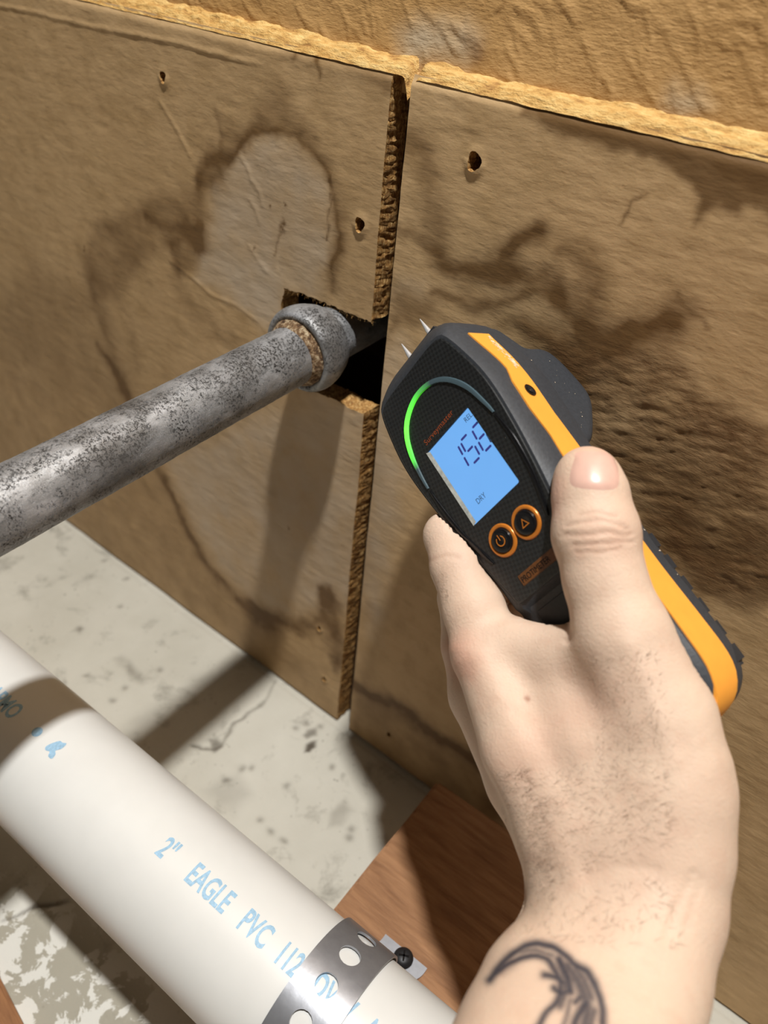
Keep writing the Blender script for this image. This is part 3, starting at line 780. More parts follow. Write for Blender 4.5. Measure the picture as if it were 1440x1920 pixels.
# one hole sits where the photograph shows it: angle ~91.6 deg on the crown
a_hole = al[13 + 8] + RS * math.radians(91.6)
HR = 0.0041; V = []; Fc = []
nring = 32
k0 = math.ceil((0 - a_hole) / pitch); centers = [a_hole + pitch * k for k in range(-20, 21)]
centers = [c for c in centers if c - pitch / 2 > 0 and c + pitch / 2 < al[-1]]
lo_end, hi_end = centers[0] - pitch / 2, centers[-1] + pitch / 2
for off_s in (0,):
    for c in centers:
        ringi = []; ringo = []
        for k in range(nring):
            qd, fr = divmod(k, 8); fr = fr / 8; a0_, a1_ = [((1, -1), (1, 1)), ((1, 1), (-1, 1)), ((-1, 1), (-1, -1)), ((-1, -1), (1, -1))][qd]
            ox, oy = (a0_[0] + (a1_[0] - a0_[0]) * fr) * pitch / 2, (a0_[1] + (a1_[1] - a0_[1]) * fr) * WB / 2
            t = math.atan2(oy, ox); ct, sn = math.cos(t), math.sin(t)
            ringo.append((c + ox, oy)); ringi.append((c + HR * ct, HR * sn))
        layers = []
        for j in range(5):
            f = j / 4; layers.append([(ringi[k][0] * (1 - f) + ringo[k][0] * f, ringi[k][1] * (1 - f) + ringo[k][1] * f) for k in range(nring)])
        b0 = len(V)
        for top in (0.0009, 0.0):
            for L in layers:
                for (a, w) in L: V.append(strap_pt(a, w, top) - SO)
        nl = 5
        for t_ in range(2):
            for j in range(nl - 1):
                for k in range(nring):
                    k2 = (k + 1) % nring; o_ = b0 + t_ * nl * nring
                    f = [o_ + j * nring + k, o_ + j * nring + k2, o_ + (j + 1) * nring + k2, o_ + (j + 1) * nring + k]
                    Fc.append(f if t_ == 0 else f[::-1])
        for k in range(nring):
            k2 = (k + 1) % nring; o2 = b0 + nl * nring
            Fc.append([b0 + k2, b0 + k, o2 + k, o2 + k2])
            e = b0 + (nl - 1) * nring; e2 = e + nl * nring
            if abs(ringo[k][1] + ringo[k2][1]) > WB * 0.98: Fc.append([e + k, e + k2, e2 + k2, e2 + k])
me = mesh('strap_band', V, Fc, MAT['strap'], True); smooth_angle(me, 30); obj('strap_band', me, parent=st)
# screws in the two tabs
near_p = strap_pt(al[-1] - 0.011, 0.0, 0.0)
for sc in (on_floor(756, 1797, BT + 0.002), near_p):
    prof = [(0.0, 0.0), (0.0012, 0.0044), (0.0022, 0.0040), (0.0031, 0.0026), (0.0034, 0.0012)]
    V, Fc = lathe((sc[0], sc[1], BT + 0.0016), (0, 0, 1), prof, 32)
    V = np.concatenate([V, [[sc[0], sc[1], BT + 0.0016 + 0.0034]]]); Fc += [[4 * 32 + k, 4 * 32 + (k + 1) % 32, len(V) - 1] for k in range(32)]
    me = mesh('screw', np.asarray(V) - SO, Fc, MAT['screw'], True); smooth_angle(me, 40)
    sw = obj('screw', me, parent=st, label='dark cross-head screw')
    bm = bmesh.new()
    for r_ in (0, 1):
        vs = box_bm(bm, -0.0022, 0.0022, -0.0004, 0.0004, 0, 0.0006)
        bmesh.ops.rotate(bm, verts=vs, cent=(0, 0, 0), matrix=Matrix.Rotation(r_ * math.pi / 2 + 0.5, 3, 'Z'))
    for v in bm.verts: v.co += Vector((sc[0] - SO[0], sc[1] - SO[1], BT + 0.0016 + 0.0031 - SO[2]))
    obj('screw_recess', from_bm('screw_recess', bm, MAT['gloss'], False), parent=sw)

# ------------------------------------------------------------------ moisture meter (built in mm in its own axes: x right, y down, z into the body)
RW = np.array([[0.42844, 0.8854, 0.1803], [0.17588, -0.27744, 0.94451], [0.88629, -0.37295, -0.27459]])
u_, _, vt_ = np.linalg.svd(RW); RW = u_ @ vt_
KS = 0.95                                    # true size: the rear bump just meets the wall
TW = CAM + KS * (np.array([0.11498, -0.05645, 0.28395]) - CAM)
mm = empty('moisture_meter', label='black and orange handheld moisture meter with lit blue display held in the hand', cat='meter')
mw = Matrix.Identity(4)
for i in range(3):
    for j in range(3): mw[i][j] = RW[i, j] * KS
    mw[i][3] = TW[i]
mm.matrix_world = mw

def half_outline(ctrl, n=70):
    pl = np.array(catmull(ctrl, 8)); d = np.concatenate([[0], np.cumsum(np.hypot(*np.diff(pl, axis=0).T))])
    t = np.linspace(0, d[-1], n); return np.stack([np.interp(t, d, pl[:, 0]), np.interp(t, d, pl[:, 1])], 1)
# layer controls: (z, right half outline from top centre to bottom centre)
C_FACE = [(0, -44.5), (10, -44.6), (17.5, -44.0), (20.8, -41.5), (23.4, -32), (25.2, -20), (24.8, -7), (22.4, 12), (18.4, 34), (15.6, 50), (15.0, 70), (15.2, 90), (12, 99.5), (6, 102.5), (0, 103)]
C_FULL = [(0, -52.5), (10, -52.5), (17.5, -50.5), (22.4, -46), (24.6, -36), (27.2, -20), (26.6, -2), (24.8, 18), (23.0, 40), (22.6, 60), (23.0, 80), (22.6, 95), (18.5, 104.5), (9, 108.6), (0, 109)]
C_BACK = [(0, -51.5), (8, -51.5), (14.5, -49.5), (19.0, -45), (21.4, -36), (24.0, -20), (23.4, -2), (21.6, 18), (19.8, 40), (19.4, 60), (19.8, 80), (19.4, 93), (15.5, 101.5), (8, 105.4), (0, 106)]
def zlow(y): return 3.2 * sstep(np.asarray(y, float), 47.5, 50.5)
LAY = []
F0, F1, F2 = half_outline(C_FACE), half_outline(C_FULL), half_outline(C_BACK)
def lerp(a, b, t): return a * (1 - t) + b * t
LAY.append((0.0, lerp(F0, F0 * [0.9, 0.97], 1.0), True)); LAY.append((0.0, F0, True))
LAY.append((1.2, lerp(F0, F1, 0.30), True)); LAY.append((4.0, lerp(F0, F1, 0.68), True)); LAY.append((8.0, F1, False)); LAY.append((14.0, F1 * [1.006, 1.0], False)); LAY.append((21.5, F1, False))
LAY.append((28.5, lerp(F1, F2, 0.12), False)); LAY.append((33.0, lerp(F1, F2, 0.4), False)); LAY.append((35.2, F2 * [0.97, 0.985], False)); LAY.append((35.8, F2 * [0.7, 0.93], False))
def full_ring(h):
    right = h; left = h[::-1][1:-1] * [-1, 1]; return np.concatenate([right, left])
V = []; rings = [full_ring(h_) for _, h_, _ in LAY]; nr = len(rings[0])
for (z_, h_, lo), rg_ in zip(LAY, rings):
    zz = z_ + (zlow(rg_[:, 1]) * max(0, 1 - z_ / 8.0) if lo else 0) * np.ones(len(rg_))
    V.append(np.column_stack([rg_, zz]))
V = np.concatenate(V); Fc = []
for i in range(len(LAY) - 1):
    for k in range(nr): Fc.append([i * nr + k, (i + 1) * nr + k, (i + 1) * nr + (k + 1) % nr, i * nr + (k + 1) % nr])
def cap(first, flip):
    nh = len(F0); f = []
    for k in range(nh - 1):
        r0, r1 = first + k, first + k + 1
        l0 = first + (nr - k) % nr if k > 0 else first; l1 = first + (nr - k - 1) % nr if k + 1 < nh - 1 else first + nh - 1
        face = [r0, r1, l1, l0]; face = [a for j, a in enumerate(face) if a not in face[:j]]
        if len(face) >= 3: f.append(face if not flip else face[::-1])
    return f
Fc += cap(0, False) + cap((len(LAY) - 1) * nr, True)
def dpart(name, V, Fc, mat, parent=None, smooth=True, ang=35, **kw):
    me = mesh(name, np.asarray(V) * 0.001, Fc, mat, smooth)
    bm = bmesh.new(); bm.from_mesh(me); bmesh.ops.recalc_face_normals(bm, faces=bm.faces[:]); bm.to_mesh(me); bm.free()
    if smooth: smooth_angle(me, ang)
    return obj(name, me, parent=parent or mm, **kw)
dpart('body', V, Fc, MAT['rubber'], ang=28)

# orange band round the sides and the bottom, slightly proud
def band(F, z1, z2, off, notch=None):
    out = []
    nv = np.zeros_like(F); tg = np.gradient(F, axis=0); nv[:, 0] = -tg[:, 1]; nv[:, 1] = tg[:, 0]
    nv /= np.linalg.norm(nv, axis=1)[:, None]
    nv *= np.sign((nv * (F - [0, 30])).sum(1))[:, None]
    Fo = F + nv * off; return Fo
full = full_ring(F1 * [1.006, 1.0]); nh = len(F0)
start = int(np.argmin(np.hypot(F1[:, 0] - 24.4, F1[:, 1] + 40)))
seq = list(range(start, nh)) + [nr - k for k in range(nh - 2, start - 1, -1)]
Fo = band(full, 0, 0, 0.35); Fi = band(full, 0, 0, -0.8)
V = []; Fc = []; m = len(seq)
def bz(yv):
    lo = np.interp(yv, [-45, -24, -20, -14, -2, 4, 8, 40, 70, 95, 109], [7.8, 9.6, 9.8, 7.4, 7.4, 8.6, 9.6, 9.8, 9.4, 8.8, 6.0])
    hi = np.interp(yv, [-45, -20, 0, 15, 40, 75, 98, 109], [20.6, 18.8, 19.6, 22.4, 23.4, 23.8, 24.4, 20.5])
    return float(lo), float(hi)
for k in seq:
    lo, hi = bz(full[k, 1])
    V += [(*Fi[k], lo), (*Fo[k], lo), (*Fo[k], hi), (*Fi[k], hi)]
for j in range(m - 1):
    for c in range(4): Fc.append([j * 4 + c, (j + 1) * 4 + c, (j + 1) * 4 + (c + 1) % 4, j * 4 + (c + 1) % 4])
Fc += [[0, 1, 2, 3], [(m - 1) * 4 + c for c in (3, 2, 1, 0)]]
bnd = dpart('side_band', V, Fc, MAT['orange'], ang=30, label='bright orange side band')
# socket in the band
def disc_side(y0, z0, r, x, depth, name, mat, parent, inner=0.0):
    Vd = []; Fd = []; n = 28
    prof_ = [(0.0, r), (depth, r), (depth, r * 0.6), (depth - 0.5, inner if inner else 0.001)]
    for (dx, rr) in prof_:
        for k in range(n):
            t = 2 * math.pi * k / n; Vd.append((x + dx, y0 + rr * math.cos(t), z0 + rr * math.sin(t)))
    for i in range(3):
        for k in range(n): Fd.append([i * n + k, i * n + (k + 1) % n, (i + 1) * n + (k + 1) % n, (i + 1) * n + k])
    return dpart(name, Vd, Fd, mat, parent)
disc_side(-9.8, 13.8, 2.5, 27.0, 0.85, 'socket', MAT['gloss'], bnd)
disc_side(-9.8, 13.8, 1.3, 27.05, 0.95, 'socket_hole', MAT['screw'], bnd)
# pale scuffs on the band near the head
rs = random.Random(5)
Vs = []; Fs = []
for k in range(90):
    f = rs.random(); yv = -38 + 17 * f; zz = 18.6 - 2.6 * abs(rs.gauss(0, 0.5)) - 1.2 * f; L = rs.uniform(0.4, 1.8); w = rs.uniform(0.15, 0.6)
    j = int(np.argmin(np.abs(F1[:nh // 2, 1] - yv))); xx = Fo[j, 0] + 0.06
    b0 = len(Vs); Vs += [(xx, yv, zz), (xx + 0.05, yv + L, zz + 0.1), (xx + 0.05, yv + L, zz + w), (xx, yv, zz + w * 0.8)]; Fs.append([b0, b0 + 1, b0 + 2, b0 + 3])
# follow the band surface
Vs = np.array(Vs); o_r = F1[5:nh // 2]; Vs[:, 0] = np.interp(Vs[:, 1], F1[12:nh // 2, 1], Fo[12:nh // 2, 0]) + 0.07
dpart('scuff', Vs, Fs, MAT['scuff'], bnd, kind='stuff', label='pale scuff marks')

# rear sensor bump touching the wall
def sensor():
    prof_ = catmull([(-47, 26), (-46.5, 32), (-41.5, 37.2), (-37.2, 41.5), (-36.4, 46), (-36.4, 53), (-34.2, 58.5), (-28, 61.8), (-19.4, 63.6), (-12.5, 63.8), (-7.0, 61.0), (-2, 56), (4.0, 49.5), (9.6, 41.8), (12.5, 33), (14, 26)], 4)
    prof_ = np.array(prof_); cen = np.array([-15.0, 30.0]); V = []; Fc = []; m = len(prof_)
    xs_ = [-22.5, -22.3, -21.2, -19, -15, -9, 0, 9, 15, 19, 21.2, 22.3, 22.5]; sc_ = [0.80, 0.88, 0.95, 0.985, 1, 1, 1, 1, 1, 0.99, 0.975, 0.93, 0.86]
    for xx, k in zip(xs_, sc_):
        for p in prof_:
            q_ = cen + (p - cen) * [k, k if p[1] > cen[1] else 1]
            V.append((xx, q_[0], q_[1] - (0.17 * xx if xx < 0 else 0) * 0 ))
    for i in range(len(xs_) - 1):
        for k in range(m - 1): Fc.append([i * m + k, i * m + k + 1, (i + 1) * m + k + 1, (i + 1) * m + k])
    Fc.append(list(range(m))); Fc.append([(len(xs_) - 1) * m + k for k in range(m)][::-1])
    return V, Fc
V, Fc = sensor(); dpart('rear_sensor', V, Fc, MAT['rubber'], ang=60, label='rounded grey rear bump against the wall')
# head cap: nose block carrying the pins
def rbox(name, x0, x1, y0, y1, z0, z1, bev, mat, parent=None, seg=3, taper=None, **kw):
    bm = bmesh.new(); box_bm(bm, x0, x1, y0, y1, z0, z1)
    if taper:
        for v in bm.verts:
            if v.co.y < (y0 + y1) / 2: v.co.x *= taper[0]; v.co.z = (z0 + z1) / 2 + (v.co.z - (z0 + z1) / 2) * taper[1]
    bmesh.ops.bevel(bm, geom=bm.edges[:], offset=bev, segments=seg, affect='EDGES')
    bmesh.ops.scale(bm, vec=(0.001,) * 3, verts=bm.verts)
    me = from_bm(name, bm, mat); smooth_angle(me, 40); return obj(name, me, parent=parent or mm, **kw)
rbox('nose_cap', -17.5, 17.5, -56.5, -44, 9, 38.5, 3.0, MAT['shell'], taper=(0.82, 0.86), label='dark end cap carrying the pins')
# grip ribs across the back
for k in range(6):
    y0 = 48 + 8.6 * k
    rbox('grip_rib', -21.6, 21.6, y0, y0 + 8.2, 27.5, 36.5, 1.5, MAT['shell'], seg=3)
# pale dust on the rear bump and between the ribs
rs = random.Random(8); DV = []; DF = []
def speck(p, u, v, r):
    b0 = len(DV)
    for k in range(6):
        a = math.pi * k / 3; rr = r * rs.uniform(0.5, 1.3); DV.append(tuple(p[i] + rr * (u[i] * math.cos(a) + v[i] * math.sin(a)) for i in range(3)))
    DF.append(list(range(b0, b0 + 6)))
for k in range(26): speck((22.56, rs.uniform(-32, 5), rs.uniform(28, 52)), (0, 1, 0), (0, 0, 1), rs.uniform(0.08, 0.24))
for k in range(6):
    for _ in range(7): speck((rs.uniform(21.6, 21.8), 47.8 + 8.6 * k + rs.uniform(-0.7, 0.7), rs.uniform(27, 32)), (0.3, 1, 0), (0, 0, 1), rs.uniform(0.12, 0.4))
for k in range(24): speck((rs.uniform(-23, 24), rs.uniform(-40, 45), -0.75), (1, 0, 0), (0, 1, 0), rs.uniform(0.03, 0.09))
dpart('dust', DV, DF, MAT['scuff'], smooth=False, kind='stuff', label='pale dust specks')
# pins
for s in (-1, 1):
    V, Fc = lathe((s * 6.6, -56.0, 17.2), (0, -1, 0), [(0, 1.5), (1.0, 1.45), (1.4, 1.15), (3.4, 1.0), (9.0, 0.2), (9.4, 0.02)], 20)
    dpart('pin', V, Fc, MAT['chrome'], label='short sharp steel pin')
# face plate with window
WX, WY = 12.5, 16.1
def ray_poly(pl, ang):
    d = np.array([math.cos(ang), math.sin(ang)]); best = 0
    for a, b in zip(pl, np.roll(pl, -1, 0)):
        e = b - a; den = d[0] * e[1] - d[1] * e[0]
        if abs(den) < 1e-12: continue
        t = (a[0] * e[1] - a[1] * e[0]) / den; s_ = (a[0] * d[1] - a[1] * d[0]) / den
        if t > 0 and -1e-9 <= s_ <= 1 + 1e-9: best = max(best, t)
    return d * best
Fp0 = F0.copy(); keep = Fp0[Fp0[:, 1] < 47.0]; bx_ = keep[-1, 0]
plate_half = np.concatenate([keep * [0.965, 0.975], [[bx_ * 0.93, 47.2], [0, 47.2]]])
plate = np.concatenate([plate_half, plate_half[::-1][1:-1] * [-1, 1]])
rect = []
for (cx, cy, a0) in ((WX - 0.7, WY - 0.7, 0), (-WX + 0.7, WY - 0.7, 90), (-WX + 0.7, -WY + 0.7, 180), (WX - 0.7, -WY + 0.7, 270)):
    for k in range(5): t = math.radians(a0 + 22.5 * k); rect.append((cx + 0.7 * math.cos(t), cy + 0.7 * math.sin(t)))
rect = np.array(rect)
NA = 240; V = []; Fc = []
base_ang = sorted([2 * math.pi * k / NA for k in range(NA)] + [math.atan2(p[1], p[0]) % (2 * math.pi) for p in plate] + [math.atan2(p[1], p[0]) % (2 * math.pi) for p in rect])
NA = len(base_ang)
FZ = -0.7
for (src, f, z_) in ((plate, 1.0, 0.2), (plate, 1.0, FZ + 0.25), (plate, 0.985, FZ), ('m', 0.66, FZ), ('m', 0.33, FZ), (rect, 1.0, FZ), (rect, 1.0, 0.15)):
    for a in base_ang:
        if isinstance(src, str): p = ray_poly(rect, a) * (1 - f) + ray_poly(plate, a) * 0.985 * f
        else: p = ray_poly(src, a) * f
        V.append((p[0], p[1], z_))
for i in range(6):
    for k in range(NA): Fc.append([i * NA + k, i * NA + (k + 1) % NA, (i + 1) * NA + (k + 1) % NA, (i + 1) * NA + k])
dpart('face_plate', V, Fc, MAT['carbon'], ang=25, label='black woven-texture face plate')
# display: lit panel sunk under the window; the window's glassy frame
def frame_ring(x0, x1, y0, y1, w, z0, z1, name, mat, parent=None, **kw):
    V = []; 
    for (dx, z_) in ((0, z0), (0, z1), (w, z1), (w, z0)):
        V += [(x0 + dx, y0 + dx, z_), (x1 - dx, y0 + dx, z_), (x1 - dx, y1 - dx, z_), (x0 + dx, y1 - dx, z_)]
    Fc = []
    for i in range(4):
        for k in range(4): Fc.append([i * 4 + k, i * 4 + (k + 1) % 4, ((i + 1) % 4) * 4 + (k + 1) % 4, ((i + 1) % 4) * 4 + k])
    return dpart(name, V, Fc, mat, parent, smooth=False, **kw)
LZ = -0.35
scr = rbox('screen', -12.45, 12.45, -16.0, 16.0, LZ, 0.12, 0.05, MAT['lcd'], seg=1, label='lit pale blue display')
# glass side bevel showing along the left
V = [(-12.6, -16.2, -0.9), (-11.0, -15.6, -0.55), (-11.0, 15.6, -0.55), (-12.6, 16.2, -0.9), (-12.6, -16.2, -0.3), (-12.6, 16.2, -0.3)]
dpart('screen_edge', V, [[0, 1, 2, 3], [0, 3, 5, 4]], MAT['glass'], smooth=False, label='pale glass edge of the display')
SEGS = {'a': ((0.12, 0.0), (0.88, 0.0)), 'b': ((1, 0.06), (1, 0.46)), 'c': ((1, 0.54), (1, 0.94)), 'd': ((0.12, 1), (0.88, 1)), 'e': ((0, 0.54), (0, 0.94)), 'f': ((0, 0.06), (0, 0.46)), 'g': ((0.14, 0.5), (0.86, 0.5))}
NUM = {'1': 'bc', '5': 'afgcd', '8': 'abcdefg'}
def seg_quad(p, q, w):
    p, q = np.array(p), np.array(q); d = (q - p) / np.linalg.norm(q - p); nrm = np.array([-d[1], d[0]]); c = w * 0.8
    return [p, p + d * c + nrm * w, q - d * c + nrm * w, q, q - d * c - nrm * w, p + d * c - nrm * w]
for ch, x0 in (('1', -5.2), ('5', 1.0), ('8', 7.6)):
    V = []; Fc = []
    for s_ in NUM[ch]:
        (ax, ay), (bx2, by) = SEGS[s_]; wd, ht = 4.5, 9.4
        A = np.array([x0 + ax * wd, -9.6 + ay * ht]); B = np.array([x0 + bx2 * wd, -9.6 + by * ht])
        sh = lambda p: np.array([p[0] + (1 - (p[1] + 9.6) / ht) * 1.0, p[1]])
        b0 = len(V)
        for p in seg_quad(sh(A), sh(B), 0.42): V.append((min(p[0], 12.3), p[1], LZ - 0.06))
        Fc.append([b0 + i for i in range(6)])
    dpart('display_digit', V, Fc, MAT['segment'], scr, smooth=False)
def flat_text(name, body, size, x, y, z, mat, parent, xscale=1.0, rot=0.0, spacing=1.0, label=None, shear=0.0):
    bm = text_tris(body, size, xscale, 0.0, shear, spacing); c, s_ = math.cos(rot), math.sin(rot)
    for v in bm.verts:
        a, b = v.co.x, -v.co.y
        v.co = Vector(((x + a * c - b * s_) * 0.001, (y + a * s_ + b * c) * 0.001, z * 0.001))
    me = bpy.data.meshes.new(name); bm.to_mesh(me); bm.free(); me.materials.append(mat)
    return obj(name, me, parent=parent, label=label)
flat_text('display_text', 'REL', 2.7, 8.2, -12.6, LZ - 0.06, MAT['segment_dark'], scr, 0.9)
flat_text('display_text', 'DRY', 2.9, -6.4, 11.6, LZ - 0.06, MAT['segment_dark'], scr, 0.85)
flat_text('maker_lettering', 'Surveymaster', 3.0, -10.8, -18.2, FZ - 0.06, MAT['rusttext'], mm, 1.0, -0.02, 1.05, label='small dull orange lettering above the display')
# light guide round the top of the display, green where lit
def strip_curve(ctrl, w, z0, z1, name, mat, parent=None, lit=None, nn=10, taper=False):
    pl = np.array(catmull(ctrl, nn)); tg = np.gradient(pl, axis=0); tg /= np.linalg.norm(tg, axis=1)[:, None]; nv = np.column_stack([-tg[:, 1], tg[:, 0]])
    V = []; Fc = []; m = len(pl); prof_ = [(-1, z0), (-0.8, z1 * 0.9 + z0 * 0.1), (0, z1), (0.8, z1 * 0.9 + z0 * 0.1), (1, z0)]
    for i, p in enumerate(pl):
        ww = w * (min(1, 0.35 + 3 * min(i, m - 1 - i) / m) if taper else 1)
        for (a, z_) in prof_: q_ = p + nv[i] * a * ww / 2; V.append((q_[0], q_[1], z_))
    for i in range(m - 1):
        for k in range(4): Fc.append([i * 5 + k, i * 5 + k + 1, (i + 1) * 5 + k + 1, (i + 1) * 5 + k])
    o = dpart(name, V, Fc, mat, parent)
    if lit is not None:
        at = o.data.color_attributes.new('glow', 'FLOAT_COLOR', 'POINT'); t = np.repeat(np.linspace(0, 1, m), 5)
        cc = np.zeros((len(t), 4), np.float32); cc[:, 0] = lit(t); cc[:, 3] = 1; at.data.foreach_set('color', cc.ravel())
    return o
t = NT('green_lit_light_guide'); a = t.attr('glow')
t.set(Base_Color=rgb(74, 92, 100), Roughness=0.16, Emission_Color=(0.10, 1.0, 0.02, 1), Emission_Strength=t.math('MULTIPLY', a[0], 2.3))
MAT['green'] = t.m
arc = [(-20.4, -6), (-20.0, -12), (-18.6, -20), (-15.6, -26.8), (-10.4, -31.6), (-2.3, -34.3), (6.2, -33.2), (12.4, -28.8), (17.0, -21.2), (19.2, -12), (19.8, -7.5)]
glow = lambda t: np.interp(t, [0, 0.13, 0.17, 0.24, 0.33, 0.42, 0.52, 0.60, 1], [0.0, 0.0, 0.35, 0.75, 1.0, 0.62, 0.22, 0.0, 0.0])
strip_curve(arc, 2.0, FZ + 0.1, FZ - 0.75, 'light_guide', MAT['green'], lit=glow, taper=True).__setitem__('label', 'curved light guide glowing green on its left half')
strip_curve([(19.8, -7), (20.2, 4), (18.6, 16), (15.8, 26), (14.2, 31)], 1.7, FZ + 0.1, FZ - 0.5, 'face_ridge', MAT['gloss'], taper=True)
strip_curve([(-20.4, -5), (-20.2, 4), (-18.6, 16), (-15.8, 26), (-14.2, 31)], 1.7, FZ + 0.1, FZ - 0.5, 'face_ridge', MAT['gloss'], taper=True)
# buttons
def torus(cx, cy, R1, r1, z, name, mat, parent=None, sq=0.8):
    V = []; Fc = []; n, m = 40, 12
    for i in range(n):
        for j in range(m):
            a, b = 2 * math.pi * i / n, 2 * math.pi * j / m
            V.append((cx + (R1 + r1 * math.cos(b)) * math.cos(a), cy + (R1 + r1 * math.cos(b)) * math.sin(a), z + sq * r1 * math.sin(b)))
    for i in range(n):
        for j in range(m): Fc.append([i * m + j, ((i + 1) % n) * m + j, ((i + 1) % n) * m + (j + 1) % m, i * m + (j + 1) % m])
    return dpart(name, V, Fc, mat, parent)
for s, cy in ((-1, 27.0), (1, 27.8)):
    cx = s * 5.85
    V, Fc = lathe((cx, cy, 0.0), (0, 0, -1), [(0, 4.6), (1.1, 4.5), (1.75, 4.0), (1.9, 3.2), (1.7, 1.6), (1.6, 0.01)], 40)
    bt = dpart('button', V, Fc, MAT['gloss'], label='round black button in a copper orange ring')
    torus(cx, cy, 5.0, 0.85, FZ, 'button_ring', MAT['copper'], bt)
    if s > 0:
        V = []; Fc = []
        tri = [np.array([cx + r_ * math.cos(a_), cy + 0.3 + r_ * math.sin(a_)]) for r_ in (2.0, 1.35) for a_ in (-math.pi / 2, math.pi / 6, 5 * math.pi / 6)]
        V = [(p[0], p[1], -2.0) for p in tri]; Fc = [[0, 1, 4, 3], [1, 2, 5, 4], [2, 0, 3, 5]]
        dpart('button_symbol', V, Fc, MAT['copper'], bt, smooth=False, label='triangle symbol')
    else:
        V = []; Fc = []; n = 24
        for k in range(n + 1):
            a_ = -math.pi / 2 + 0.6 + (2 * math.pi - 1.2) * k / n
            for r_ in (1.9, 1.5): V.append((cx + r_ * math.cos(a_), cy + r_ * math.sin(a_), -2.0))
        for k in range(n): Fc.append([2 * k, 2 * k + 1, 2 * k + 3, 2 * k + 2])
        b0 = len(V); V += [(cx - 0.2, cy - 2.3, -2.0), (cx + 0.2, cy - 2.3, -2.0), (cx + 0.2, cy - 0.2, -2.0), (cx - 0.2, cy - 0.2, -2.0)]; Fc.append([b0, b0 + 1, b0 + 2, b0 + 3])
        dpart('button_symbol', V, Fc, MAT['copper'], bt, smooth=False, label='power symbol')
np_ = rbox('name_plate', -9.0, 9.0, 39.6, 43.6, FZ - 0.25, FZ + 0.2, 0.2, MAT['plate'], label='brown name plate under the buttons')
flat_text('maker_lettering', 'PROTIMETER', 3.0, -8.3, 42.7, FZ - 0.33, MAT['gloss'], np_, 0.80)
rbox('battery_cover', -13.2, 13.2, 51.5, 96, 2.4, 5.0, 0.8, MAT['shell'])

# ------------------------------------------------------------------ hand (signed-distance shape -> one continuous skin)
def cp(px, py, z): return np.array([(px - 720) / F_PX * z, (py - 960) / F_PX * z, z])
def cone_sd(P, a, b, ra, rb):
    ba = b - a; l2 = ba @ ba; pa_ = P - a; t = np.clip((pa_ @ ba) / l2, 0, 1)
    d2 = ((pa_ - t[..., None] * ba) ** 2).sum(-1); return np.sqrt(d2) - (ra + (rb - ra) * t)
def smin(a, b, k):
    h_ = np.clip(0.5 + 0.5 * (b - a) / k, 0, 1); return b * (1 - h_) + a * h_ - k * h_ * (1 - h_)
def chain(pts):  # [(px,py,z,r)...]
    return [(cp(p[0], p[1], p[2] * KS), cp(q_[0], q_[1], q_[2] * KS), p[3] * KS, q_[3] * KS) for p, q_ in zip(pts[:-1], pts[1:])]
HAND = [
 ('thumb', 4, chain([(1101, 898, 240, 10.2), (1106, 925, 239, 11.4), (1117, 1000, 236, 13.0), (1133, 1085, 234, 12.1), (1166, 1190, 231, 14.2), (1233, 1345, 226, 16.2), (1257, 1480, 222, 16.0)])),
 ('index', 3, chain([(940, 1035, 306, 7.2), (905, 1000, 300, 7.8), (838, 1004, 281, 8.2), (858, 1060, 274, 9.6), (888, 1140, 267, 10.6), (914, 1225, 262, 11.8), (985, 1400, 246, 14.0), (1080, 1580, 232, 15.0)])),
 ('middle', 3, chain([(990, 1085, 318, 7.6), (930, 1090, 312, 8.2), (866, 1120, 296, 9.0), (880, 1210, 286, 10.0), (908, 1300, 276, 12.6), (990, 1460, 257, 14.0), (1085, 1620, 238, 14.5)])),
 ('ring', 3, chain([(1040, 1150, 318, 7.4), (980, 1165, 316, 8.0), (905, 1200, 304, 8.8), (915, 1290, 294, 9.6), (940, 1370, 285, 12.0), (1020, 1510, 264, 13.5), (1095, 1640, 243, 14.0)])),
 ('little', 3, chain([(1080, 1230, 312, 6.6), (1030, 1240, 312, 7.2), (960, 1275, 306, 7.8), (960, 1350, 298, 8.6), (985, 1430, 290, 11.0), (1050, 1550, 268, 12.5), (1110, 1660, 248, 13.0)])),
 ('palm', 9, chain([(1060, 1270, 247, 11.0), (1110, 1400, 236, 15.0), (1170, 1560, 226, 16.5), (1180, 1690, 221, 17.0)])),
 ('web', 7, chain([(975, 1205, 255, 8.0), (1050, 1222, 246, 7.6), (1120, 1225, 238, 9.0)])),
 ('radial', 8, chain([(1257, 1480, 222, 16.0), (1257, 1590, 219, 16.8), (1236, 1700, 215, 17.4), (1194, 1830, 205, 18.2), (1156, 1940, 195, 19.0), (1120, 2250, 165, 22.0), (1000, 2900, 120, 24)])),
 ('ulnar', 8, chain([(1070, 1580, 236, 14.0), (1085, 1680, 230, 14.2), (1068, 1770, 222, 14.0), (1022, 1870, 206, 17.0), (995, 1960, 196, 18.5), (900, 2250, 168, 22), (700, 2900, 122, 24)])),
 ('mid_arm', 10, chain([(1165, 1560, 234, 20), (1165, 1690, 228, 19.0), (1120, 1830, 212, 20), (1085, 1960, 198, 22), (1010, 2250, 170, 25), (850, 2900, 124, 28)])),
]
lo = np.array([-30.0, -26.0, 84.0]); hi = np.array([108.0, 200.0, 316.0]); hs = 1.12
n3 = np.ceil((hi - lo) / hs).astype(int)
gx = lo[0] + hs * np.arange(n3[0]); gy = lo[1] + hs * np.arange(n3[1]); gz = lo[2] + hs * np.arange(n3[2])
D = np.full(n3, 60.0, np.float32)
